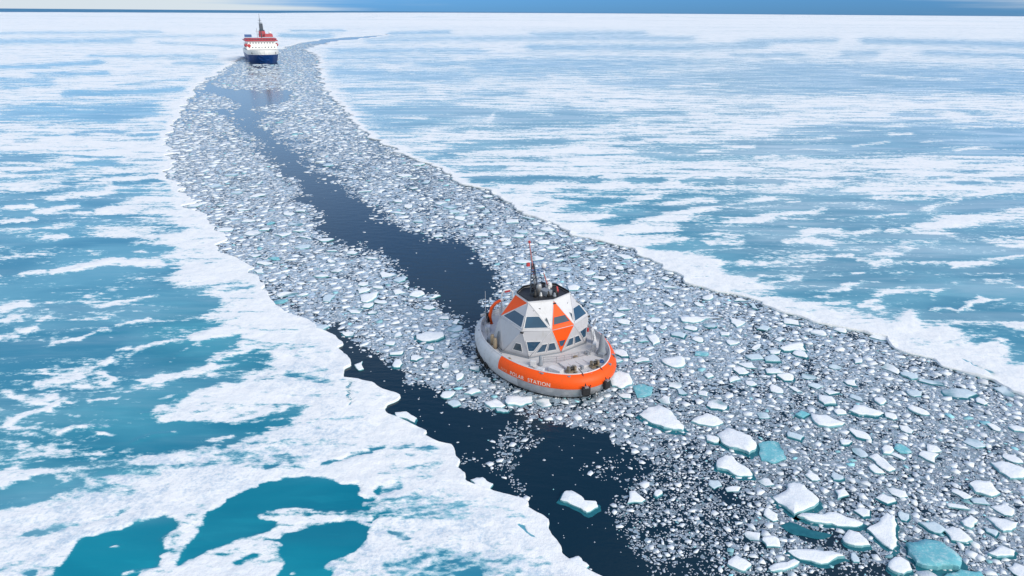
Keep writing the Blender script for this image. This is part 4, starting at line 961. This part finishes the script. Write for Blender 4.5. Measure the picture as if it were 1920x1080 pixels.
        # lower storey
        P = [vf(0, s), vf(1, s), vb(0, s)]; n_ = tri(P, M['panel'])
        for w0, w1, w2, w3 in ((.10, .38, .08, .24), (.47, .74, .30, .45)):
            window(P, [(1 - .16 - w0, w0, .16), (1 - .16 - w1, w1, .16), (1 - .47 - w3, w3, .47), (1 - .47 - w2, w2, .47)], n_, G, M['white'], 1.12)
        P = [vb(0, s), vb(1, s), vf(1, s)]; n_ = tri(P, M['panel'])
        window(P, [(.54, .06, .40), (.06, .54, .40), (.04, .21, .75), (.21, .04, .75)], n_, G, M['white'], 1.14)
        P = [vf(1, s), vf(2, s), vb(1, s)]; n_ = tri(P, M['panel'])
        window(P, [(.62, .20, .18), (.26, .56, .18), (.16, .36, .48), (.34, .18, .48)], n_, GG, M['white'], 1.12)
        P = [vb(1, s), vb(2, s), vf(2, s)]; n_ = tri(P, M['panel'])
        P = [vf(2, s), vf(3, s), vb(2, s)]; n_ = tri(P, M['panel'])
        window(P, [(.64, .32, .04), (.45, .13, .42), (.38, .12, .50), (.26, .26, .48), (.40, .56, .04)], n_, M['grey'], M['metal'], 1.08)
        tri([vb(2, s), vb(3, s), vf(3, s)], M['panel']); tri([vf(3, s), vf(4, s), vb(3, s)], M['panel'])
        for p, q in ((vb(0, -1), vb(0, 1)), (vb(0, s), vr(0, s)), (vr(0, s), vr(1, s)), (vb(0, s), vr(1, s)), (vb(1, s), vr(1, s)), (vb(2, s), vr(1, s)), (vb(2, s), vr(2, s)), (vr(1, s), vr(2, s)), (vr(2, s), vr(3, s)), (vb(3, s), vr(2, s)), (vb(3, s), vr(3, s)), (vb(0, s), vb(1, s)), (vb(1, s), vb(2, s)), (vb(2, s), vb(3, s)), (vb(0, s), vf(0, s)), (vb(0, s), vf(1, s)), (vb(1, s), vf(1, s)), (vb(1, s), vf(2, s)), (vb(2, s), vf(2, s)), (vb(2, s), vf(3, s)), (vb(3, s), vf(3, s)), (vb(3, s), vf(4, s))): edge(p, q)
    n_ = tri([vb(3, -1), vb(3, 1), vr(3, -1)], M['white']); tri([vr(3, -1), vr(3, 1), vb(3, 1)], M['white']); tri([vb(3, -1), vb(3, 1), vf(4, -1)], M['panel']); tri([vf(4, -1), vf(4, 1), vb(3, 1)], M['panel'])
    edges.build('dome_frame', M['panel'], T, True)
    def ringv(fn, n, first): return [fn(i, 1) for i in range(n)] + [fn(i, -1) for i in range(n - 1, first - 1, -1)]
    fo = ringv(vf, 5, 1); ro = ringv(vr, 4, 1); N = len(ro); NF = len(fo)
    m = MB()
    for i in range(NF):
        p, q = fo[i], fo[(i + 1) % NF]; m.plate([(p.x * 1.03, p.y * 1.03, 2.9), (q.x * 1.03, q.y * 1.03, 2.9), (q.x * 1.03, q.y * 1.03, 3.2), (p.x * 1.03, p.y * 1.03, 3.2)], .07)
    m.build('dome_coaming', M['grey'], T)
    m = MB(); V = []
    def rs(p, s, z): return (-.5 + (p.x + .5) * s, p.y * s, z)
    for s, z in ((1.02, ZR - .08), (1.02, ZR + .16), (.965, ZR + .16), (.965, ZR)):
        for p in ro: V.append(rs(p, s, z))
    F = []
    for k in range(3):
        for i in range(N): F.append((k * N + i, k * N + (i + 1) % N, (k + 1) * N + (i + 1) % N, (k + 1) * N + i))
    m.add(V, F); m.build('roof_rim', M['white'], T)
    MB().plate([rs(p, .97, ZR) for p in ro], .05, Vector((0, 0, 1))).build('roof_deck', M['roofdark'], T)
    m = MB()      # dark wind screen round the back of the roof
    for i in range(1, N - 1):
        p, q = ro[i], ro[(i + 1) % N]
        m.plate([rs(p, .96, ZR + .1), rs(q, .96, ZR + .1), rs(q, .96, ZR + .42), rs(p, .96, ZR + .42)], .05)
    m.build('wind_screen', M['roofdark'], T)
    # ---- mast
    mb_, mt_ = Vector((-1.0, -.7, 10.3)), Vector((-1.3, -1.75, 17.7))
    ms = MB(); ms.tube([mb_, mb_.lerp(mt_, .35)], .20, 8, r2=.13); mast = ms.build('mast', M['metal'], T, True)
    MB().tube([mb_.lerp(mt_, .35), mt_], .12, 6, r2=.07).build('mast_pole', M['pink'], mast)
    MB().lathe(mt_ - Vector((0, 0, .15)), [(.05, 0), (.16, .05), (.16, .35), (.05, .42)], 8).build('mast_light', M['red'], mast)
    MB().tube([mt_, mt_ + Vector((0, -.1, 1.0))], .025, 5).build('whip_antenna', M['white'], mast)
    MB().tube([(-.2, 1.2, 10.0), (-.75, .35, 13.0)], .12, 6, r2=.09).tube([(-1.9, .2, 10), (-1.2, -.75, 13.2)], .08, 6).build('mast_leg', M['pink'], mast)
    MB().lathe((-.55, -.5, ZR), [(.42, 0), (.42, 1.2), (.34, 1.5), (.3, 1.55)], 10).build('mast_pedestal', M['metal'], mast, True)
    m = MB(); L3 = [(Vector((-1.0 + .75 * math.cos(q), -.8 + .75 * math.sin(q), 9.9)), Vector((-1.15 + .22 * math.cos(q), -1.2 + .22 * math.sin(q), 14.6))) for q in (.3, 2.4, 4.5)]
    for p, q in L3: m.tube([p, q], .085, 5)
    for k in range(5):
        for i in range(3):
            p = L3[i][0].lerp(L3[i][1], k / 5); q = L3[(i + 1) % 3][0].lerp(L3[(i + 1) % 3][1], (k + 1) / 5); m.tube([p, q], .06, 4)
    m.build('mast_lattice', M['shipdark'], mast)
    MB().box((.2, .2, ZR + .4), (1.5, 1.1, .8), .3).build('roof_housing', M['grey'], T, bevel=.06)
    MB().lathe((-1.9, 2.0, ZR), [(.5, 0), (.55, .3), (.45, .75), (.15, .95)], 10).build('radome', M['white'], T, True)
    a = mb_.lerp(mt_, .45)
    MB().tube([a + Vector((.1, -.3, 0)), a + Vector((.5, 2.3, .1))], .075, 6).tube([a + Vector((.3, .5, 0)), a + Vector((.9, .8, 0))], .05, 5).build('radar_bar', M['blue'], mast)
    MB().tube([a + Vector((0, -1.3, -.5)), a + Vector((.3, 1.6, -.45))], .06, 5).build('radar_bar', M['blue'], mast)
    b = mb_.lerp(mt_, .6)
    MB().tube([b + Vector((0, -.2, 0)), b + Vector((.3, 2.0, .1))], .055, 6).build('radar_bar', M['blue'], mast)
    MB().lathe(a + Vector((.42, 1.5, .1)), [(.12, 0), (.34, .12), (.40, .38), (.30, .66), (.08, .78)], 10).build('radome', M['white'], mast, True)
    MB().box(b + Vector((-.1, -.55, -.25)), (.3, .45, .5)).build('signal_box', M['red'], mast)
    m = MB()
    for k, (f_, L, dy) in enumerate(((.3, 1.1, .5), (.38, .8, -.5), (.52, .7, .4), (.68, .6, -.3), (.75, .5, .3))):
        p = mb_.lerp(mt_, f_); m.tube([p, p + Vector((.15, dy, .05)), p + Vector((.15, dy, L * .6))], .035, 5)
    m.build('aerial_set', M['grey'], mast)
    for (x, y, h_, mt2) in ((.9, 1.4, 1.1, 'dark'), (1.0, .1, .9, 'dark'), (.2, -1.6, 1.2, 'dark'), (-.2, .9, 1.5, 'metal'), (1.5, .8, .7, 'grey'), (.6, -.9, .8, 'metal'), (.3, 2.0, 1.0, 'red'), (-1.8, 1.6, .9, 'grey'), (-2.2, -.6, 1.0, 'dark')):
        MB().lathe((x, y, ZR), [(.24, 0), (.26, h_ * .5), (.16, h_ * .52), (.18, h_ * .8), (.05, h_)], 8).build('roof_equipment', M[mt2], T, True)
    for y in (-1.9, -.2, .35, 1.3): MB().tube([(1.6, y, ZR), (1.6, y, ZR + .8)], .04, 5).build('lamp_stand', M['dark'], T)
    # small fittings on the dome skin
    for (bx_, by_, rx_, ry_, f_, deg, kind) in ((4.2, -3.7, 1.7, -1.7, .72, -40, 'dark'), (4.2, -3.7, 1.2, -2.9, .66, -50, 'dark'), (5.1, 0, 2.3, 0, .86, 0, 'dark'), (3.35, -5.5, 3.35, -5.5, 1.0, -60, 'dark'), (3.35, 5.5, 3.35, 5.5, 1.0, 60, 'dark'), (4.2, 3.7, 1.7, 1.7, .7, 40, 'grey'), (3.35, 5.5, 1.25, 3.3, .6, 60, 'grey'), (-1.6, -4.6, -1.0, -3.6, .5, -100, 'red')):
        b_ = Vector((bx_, by_, ZB)); r_ = Vector((rx_, ry_, ZR)); p = b_.lerp(r_, f_) if f_ < 1 else b_ - Vector((0, 0, .25)); q = p * 1.012
        MB().box((q.x * 1.0, q.y * 1.0, q.z), (.28, .42, .16), math.radians(deg)).build('flood_light', M[kind], T)
    # ---- deck gear
    def rail(pts, name='railing', h_=1.05, posts=None, r=.035, z0=2.95):
        m = MB(); P = [Vector((x, y, z0)) for x, y in pts]
        for k in (.35, .7, 1.0): m.tube([p + Vector((0, 0, h_ * k)) for p in P], r * (1.2 if k == 1 else .8), 5)
        for i in range(len(P) - 1):
            n = max(1, int((P[i + 1] - P[i]).length / 1.0))
            for j in range(n): q = P[i].lerp(P[i + 1], j / n); m.tube([q, q + Vector((0, 0, h_))], r, 5)
        m.tube([P[-1], P[-1] + Vector((0, 0, h_))], r, 5)
        return m.build(name, M['metal'], T)
    rail([(6.3, -3.9), (7.0, -2.2), (7.4, 0), (7.5, 2.2), (7.0, 4.2)])
    rail([(3.6, 7.0), (1.0, 7.6), (-2.5, 7.6)]); rail([(-5, -6.4), (-7.5, -5.4), (-9.3, -4.0), (-10.7, -2.2), (-11.2, 0)]); rail([(-11.2, 0), (-10.7, 2.2), (-9.3, 4.2)])
    # raised fore deck hatch and lockers
    MB().box((8.6, .1, 3.1), (2.6, 4.4, .32)).build('hatch', M['deck'], T, bevel=.06)
    MB().box((9.0, -3.6, 3.25), (1.9, .9, .66), .35).build('locker', M['white'], T, bevel=.04)
    MB().box((7.9, -5.3, 3.2), (.9, .7, .55), .6).build('locker', M['white'], T, bevel=.04)
    MB().box((6.6, -6.1, 3.12), (.6, .5, .4), .8).build('locker', M['grey'], T, bevel=.03)
    MB().box((5.9, 4.9, 3.4), (1.2, .5, .9), -.8).build('locker', M['white'], T, bevel=.04)
    for x, y in ((10.0, -1.9), (10.2, 1.7)):
        w = MB().box((x, y, 3.1), (1.0, 1.2, .22)).lathe((x, y - .45, 3.55), [(.40, 0), (.40, .1), (.2, .12), (.2, .78), (.40, .8), (.40, .9)], 10, 'y').box((x - .1, y + .66, 3.45), (.5, .25, .6))
        w = w.build('winch', M['tan'], T)
        MB().tube([(x + .25, y - .5, 3.0), (x + .35, y - .4, 4.1), (x + .35, y + .4, 4.1), (x + .25, y + .5, 3.0)], .05, 5).build('guard_hoop', M['metal'], w)
        MB().lathe((x, y - .28, 3.55), [(.26, 0), (.31, .15), (.31, .4), (.26, .55)], 10, 'y').build('rope_coil', M['dark'], w, True)
        MB().lathe((x + .8, y + .3, 2.95), [(.12, 0), (.12, .3), (.2, .34), (.2, .42)], 8).build('fairlead', M['tan'], w)
    # black square fenders hung over the bow on ropes
    for dg in (-9.5, 11.5):
        t = math.radians(dg); s = hull_s(1.6); c = Vector(ring(s, 1.55, t)); nx = Vector((math.cos(t) / A, math.sin(t) / Bm, 0)).normalized()
        c = c + nx * .32; rz = math.atan2(nx.y, nx.x)
        f_ = MB().box(c, (.5, 1.12, 1.15), rz).build('fender', M['dark'], T, bevel=.10)
        side = Vector((-nx.y, nx.x, 0))
        m = MB()
        for sg in (-1, 1):
            m.tube([c + side * .5 * sg + Vector((0, 0, .55)), c + side * .62 * sg + Vector((0, 0, .85))], .06, 5)
        m.build('fender_horn', M['dark'], f_)
        MB().box(c + nx * .04 + Vector((0, 0, .64)), (.42, .5, .16), rz).build('fender_cap', M['metal'], f_)
        top = Vector(ring(.93, 3.55, t))
        MB().tube([c + Vector((0, 0, .6)), top + nx * .25 + Vector((0, 0, -.35)), top, top - nx * 1.6 + Vector((0, 0, -.1))], .055, 5).build('fender_rope', M['dark'], f_)
    # covered crane on the port bow
    cr = MB().lathe((7.6, 4.9, 2.95), [(.75, 0), (.72, .25), (.5, .6), (.46, 1.4), (.36, 2.3), (.2, 2.9), (.12, 3.0)], 10).build('crane', M['grey'], T, True)
    MB().tube([(7.6, 4.9, 5.3), (7.2, 5.2, 4.6), (6.6, 5.5, 3.3)], .22, 6).build('crane_arm', M['grey'], cr, True)
    MB().box((8.3, 4.3, 3.2), (.8, .6, .5), .6).build('crane_base_box', M['grey'], cr, bevel=.04)
    p = MB().lathe((6.4, -4.4, 2.95), [(.34, 0), (.34, .2), (.2, .5), (.22, 1.2), (.12, 1.5)], 8).build('capstan_post', M['grey'], T, True)
    MB().plate([(4.9, 5.7, 2.95), (4.2, 6.5, 2.95), (3.8, 6.0, 5.3), (4.5, 5.2, 5.3)], .08).build('stair_panel', M['white'], T)
    m = MB()
    for k in range(6):
        z = 3.2 + k * .38; m.tube([(5.3, 5.0, z), (4.9, 5.6, z)], .03, 5)
    m.tube([(5.4, 4.9, 2.95), (5.1, 4.8, 5.5)], .04, 5).tube([(4.95, 5.6, 2.95), (4.7, 5.4, 5.5)], .04, 5)
    m.build('ladder', M['metal'], T)
    MB().lathe((4.7, 4.5, 5.2), [(.14, 0), (.14, .55), (.05, .62)], 8).build('fire_extinguisher', M['red'], T)
    MB().box((3.4, 6.6, 5.6), (1.4, .12, .7), -.9).build('side_rail_board', M['grey'], T)
    for k, (x, y) in enumerate(((11.0, -3.2), (11.6, -.2), (10.9, 3.5), (8.6, -5.8), (4.3, -7.5), (1.2, -7.9), (-3.5, -7.7), (-6.6, -6.9), (-9, -5.4), (9.2, 5.6))):
        MB().lathe((x, y, 2.93), [(.13, 0), (.13, .35), (.2, .38), (.2, .46)], 8).lathe((x + .35, y + .1, 2.93), [(.13, 0), (.13, .35), (.2, .38), (.2, .46)], 8).build('bollard', M['grey'], T)
    for y in (-2.4, -1.2, 0, 1.2): MB().tube([(8.3, y, 3.27), (9.6, y + .1, 3.27)], .03, 5).build('hatch_bar', M['metal'], T)
    for k, (x, y, rr) in enumerate(((7.0, -6.0, .38), (9.6, 3.4, .34), (3.0, -7.3, .3))):
        m = MB()
        for q in range(3): m.tube([(x + (rr - q * .05) * math.cos(a_), y + (rr - q * .05) * math.sin(a_), 3.0 + q * .09) for a_ in np.linspace(0, 2 * math.pi, 12, endpoint=False)], .06, 5, True)
        m.build('rope_coil', M['tan'] if k != 1 else M['blue'], T, True)
    for x, y, sx, sy, sz, rz, mt2 in ((6.9, 2.9, .7, .5, .5, .2, 'grey'), (7.0, .9, .5, .5, .4, .5, 'tan'), (5.9, -5.2, .8, .5, .7, .9, 'white'), (-3.0, -7.0, .8, .6, .8, .2, 'grey'), (-6.4, -5.6, 1.1, .7, .9, -.6, 'white'), (-8.0, 1.6, 1.6, 1.2, 1.1, .2, 'white'), (9.9, -.1, .5, .4, .5, .1, 'grey')):
        MB().box((x, y, 2.93 + sz / 2), (sx, sy, sz), rz).build('deck_box', M[mt2], T, bevel=.04)
    # weld seams down the hull side and scuppers below the gunwale
    for dg in range(-176, 184, 16):
        t = math.radians(dg); P3 = []
        for z in (.3, .8, 1.3, 1.8, 2.3, 2.8, 3.2):
            s_ = hull_s(z); x, y, _ = ring(s_ * 1.0012, z, t); P3.append((x, y, z))
        if abs(dg) > 80: MB().tube(P3, .022, 4).build('weld_seam', M['steelbottom'], T)
    # ---- stern: orange hoop, frame, aerial, dark cabinets
    hoop = [(-8.9 + 1.0 * math.cos(t) * .2, -2.6 + 1.15 * math.cos(t), 3.0 + 2.9 * math.sin(t)) for t in np.linspace(0, math.pi, 13)]
    hoop = [(-8.4, -3.9, 3.0), (-8.5, -4.1, 4.4), (-8.7, -3.7, 5.5), (-8.9, -2.9, 6.0), (-9.2, -2.0, 6.1)]
    st_ = MB().tube(hoop, .25, 8).build('orange_davit', M['orange'], T, True)
    MB().tube([(-9.2, -2.0, 6.1), (-9.4, -1.5, 6.12)], .27, 8).build('davit_cap', M['white'], st_, True)
    MB().tube([(-9.9, -1.4, 3.0), (-9.9, -1.3, 6.8), (-9.9, -.9, 7.3), (-9.9, .2, 7.3), (-9.9, .6, 6.8), (-9.9, .7, 3.0)], .13, 6).tube([(-9.9, -1.0, 7.0), (-9.9, .3, 7.0)], .12, 6).build('stern_frame', M['white'], T, True)
    MB().box((-9.85, -.35, 7.1), (.3, .9, .22)).build('stern_lamp_bar', M['red'], T)
    MB().tube([(-9.6, -4.3, 3.0), (-9.6, -4.3, 8.0)], .05, 5, r2=.025).build('stern_aerial', M['white'], T)
    MB().box((-9.3, -4.0, 3.7), (.5, .5, 1.5)).build('stern_cabinet', M['dark'], T, bevel=.04)
    MB().box((-9.9, -4.6, 4.0), (.22, .7, .4)).build('life_ring_box', M['white'], T, bevel=.04)
    MB().plate([(-3.2, -5.6, 3.0), (-5.6, -4.3, 3.0), (-4.9, -3.9, 7.6), (-3.4, -4.9, 6.6)], .08).build('stern_fin_panel', M['panel'], T)
    for x, y in ((-2.2, -7.1), (-1.0, -7.3)):
        MB().lathe((x, y, 2.95), [(.3, 0), (.32, .5), (.3, 1.3), (.2, 1.6)], 8).build('gas_drum', M['tan'], T, True)
    m = MB()     # row of tyres hanging at the waterline on the starboard quarter
    for dg in (-96, -104, -112, -121, -131):
        t = math.radians(dg); c = Vector(ring(hull_s(.4), .35, t)); m = MB()
        nx = Vector((math.cos(t) / A, math.sin(t) / Bm, 0)).normalized(); sd = Vector((-nx.y, nx.x, 0))
        m.tube([c + nx * .2 + sd * .42 * math.cos(a) + Vector((0, 0, .42 * math.sin(a))) for a in np.linspace(0, 2 * math.pi, 12, endpoint=False)], .17, 6, True)
        m.build('tyre_fender', M['dark'], T, True)
    return T
boat()

# ------------------------------------------------------------------ the icebreaker behind
def ship():
    T = empty('icebreaker_ship', (SHIP_C[0], SHIP_C[1], 0), math.radians(-90 + 23.5))   # heads toward the viewer
    T.scale = (1, 1, .9)
    tag(T, 'blue and white icebreaker with red funnel deck, coming through the ice behind', 'ship')
    Hw = 14.4
    def half(x, z):      # x from the bow backwards (0..110)
        full = Hw * (0.90 + .10 * min(1, max(0, z) / 9)); L = 17 + 5 * (1 - min(1, max(z, 0) / 12))
        rake = 4.5 * max(0, (9 - z) / 9)
        u = max(0.0, x - rake)
        return full * min(1.0, (u / L)) ** 0.42 if u < L else full * (1 - .35 * max(0, (u - 85) / 30) ** 2)
    xs = [0, .8, 2, 4, 6, 8, 11, 14, 18, 24, 34, 50, 70, 90, 104, 110]
    def skin(z0, z1, nz, name, mat, off=0, sheer=True):
        V = []; F = []
        zs = [z0 + (z1 - z0) * k / nz for k in range(nz + 1)]
        for z in zs:
            for sg in (-1, 1):
                for x in xs:
                    zz = z + (1.2 * max(0, 1 - x / 40) ** 2 * (z / 12 if z > 0 else 0) if sheer else 0)
                    rake = 4.5 * max(0, (9 - z) / 9)
                    V.append((-(max(x, rake)) , sg * (half(x, z) + off), zz))
        n = len(xs)
        for k in range(nz):
            for h_ in (0, 1):
                for i in range(n - 1):
                    a = k * 2 * n + h_ * n + i; q = (a, a + 1, a + 2 * n + 1, a + 2 * n)
                    F.append(q if h_ == 0 else q[::-1])
            a = k * 2 * n; F.append((a + n - 1, a + 2 * n - 1, a + 4 * n - 1, a + 3 * n - 1))
        b = nz * 2 * n
        for i in range(n - 1): F.append((b + i, b + i + 1, b + n + i + 1, b + n + i))
        return MB().add(V, F).build(name, mat, T)
    skin(-1.5, 8.0, 5, 'hull', M['shipblue'])
    skin(8.0, 12.2, 2, 'forecastle', M['shipwhite'], .05)
    for sg in (-1, 1):
        a = MB().box((-9.0, sg * (half(9, 10) + .1), 10.2), (1.3, .5, 1.7)).build('anchor_pocket', M['shipdark'], T)
    # superstructure block with decks
    W = 13.9
    MB().box((-43, 0, 15.2), (44, 2 * W, 6.2)).build('superstructure', M['shipwhite'], T, bevel=.3)
    MB().box((-43.4, 0, 19.8), (44, 2 * W - 2.2, 3.4)).build('upper_house', M['shipwhite'], T, bevel=.3)
    MB().box((-45, 0, 12.6), (50, 2 * W + .6, .5)).build('promenade_deck', M['grey'], T)
    for z in (15.2, 19.6):
        for k in range(9):
            y = -W + 2.4 + k * (2 * W - 4.8) / 8
            w = MB().box((-20.95 if z < 18 else -21.35, y * (1 if z < 18 else .9), z), (.12, 1.0, 1.1)).build('window', M['shipdark'], T)
    MB().box((-40, 0, 21.9), (40, 2 * W + 2.2, .8)).build('bridge_deck', M['shipred'], T)
    MB().box((-33, 0, 23.2), (20, 2 * W + 1.0, 1.8)).build('bridge', M['shipred'], T, bevel=.2)
    for k in range(11):
        y = -W + .9 + k * (2 * W - 1.8) / 10
        MB().box((-22.95, y, 23.2), (.12, 1.9, .7)).build('window', M['shipdark'], T)
    MB().box((-22.9, 0, 21.2), (.3, 2 * W - 2, .5)).build('bridge_shade', M['shipdark'], T)
    MB().box((-36, -W + 3.2, 26.4), (8, 6.2, 2.6)).build('deck_container', M['blue'], T, bevel=.1)
    fn = MB().box((-47, 3.4, 27.8), (9, 6.5, 6.2), 0, .85).build('funnel', M['shipred'], T, bevel=.3)
    MB().box((-47, 3.4, 31.4), (7, 4.8, 1.2)).build('funnel_top', M['shipdark'], fn)
    MB().box((-40, 8.6, 26.6), (8, 8, 3.2), 0, .9).build('hangar_roof', M['shipred'], T, bevel=.2)
    MB().lathe((-40, 10.4, 28.4), [(1.2, 0), (1.5, .8), (1.2, 1.9), (.3, 2.3)], 10).build('radome', M['shipwhite'], T, True)
    ms = MB().tube([(-34, 1.6, 24.5), (-34, 1.6, 44)], .55, 8, r2=.3).build('mast', M['shipdark'], T)
    MB().box((-34, 2.2, 35.3), (2.6, 3.6, 7.2), 0, .9).build('crows_nest', M['shipdark'], ms, bevel=.2)
    MB().box((-34, 2.0, 33.0), (2.9, 3.0, 1.0)).build('crows_nest_band', M['glassgrey'], ms)
    MB().tube([(-34, 1.6, 44), (-34, 1.6, 48.5)], .16, 5).build('mast_top', M['shipdark'], ms)
    m = MB()
    for z, w in ((39.5, 2.2), (42, 1.6), (28, 3.0)): m.tube([(-34, 1.6 - w, z), (-34, 1.6 + w, z)], .2, 5)
    m.build('yards', M['shipdark'], ms)
    MB().tube([(-30, -2.4, 24.5), (-30, -2.4, 34)], .25, 6).tube([(-30, -3.8, 31), (-30, -1, 31)], .15, 5).build('signal_mast', M['metal'], T)
    MB().tube([(-16, 0, 12), (-16, 0, 17)], .25, 6).build('fore_mast', M['shipwhite'], T)
    for sg, x in ((-1, -24.5), (1, -30)):     # red lifeboats at both sides
        lb = MB().lathe((x, sg * (W + .3), 17.3), [(.3, -4.2), (1.5, -3.2), (1.9, 0), (1.5, 3.2), (.3, 4.2)], 10, 'x').build('lifeboat', M['shipred'], T, True)
        MB().tube([(x - 3, sg * W, 13.2), (x - 3, sg * (W + 1.6), 20.3)], .2, 5).tube([(x + 3, sg * W, 13.2), (x + 3, sg * (W + 1.6), 20.3)], .2, 5).build('davit', M['shipwhite'], lb)
    MB().lathe((-20.9, -W + 2.2, 17.0), [(1.6, 0), (1.6, .12)], 14, 'x').build('emblem', M['red'], T)
    MB().tube([(-12, -half(12, 12) + .4, 13.4), (-6, -half(6, 12) + .3, 14.0), (-1.5, 0, 14.4), (-6, half(6, 12) - .3, 14.0), (-12, half(12, 12) - .4, 13.4)], .12, 5).build('bow_rail', M['metal'], T)
    return T
ship()
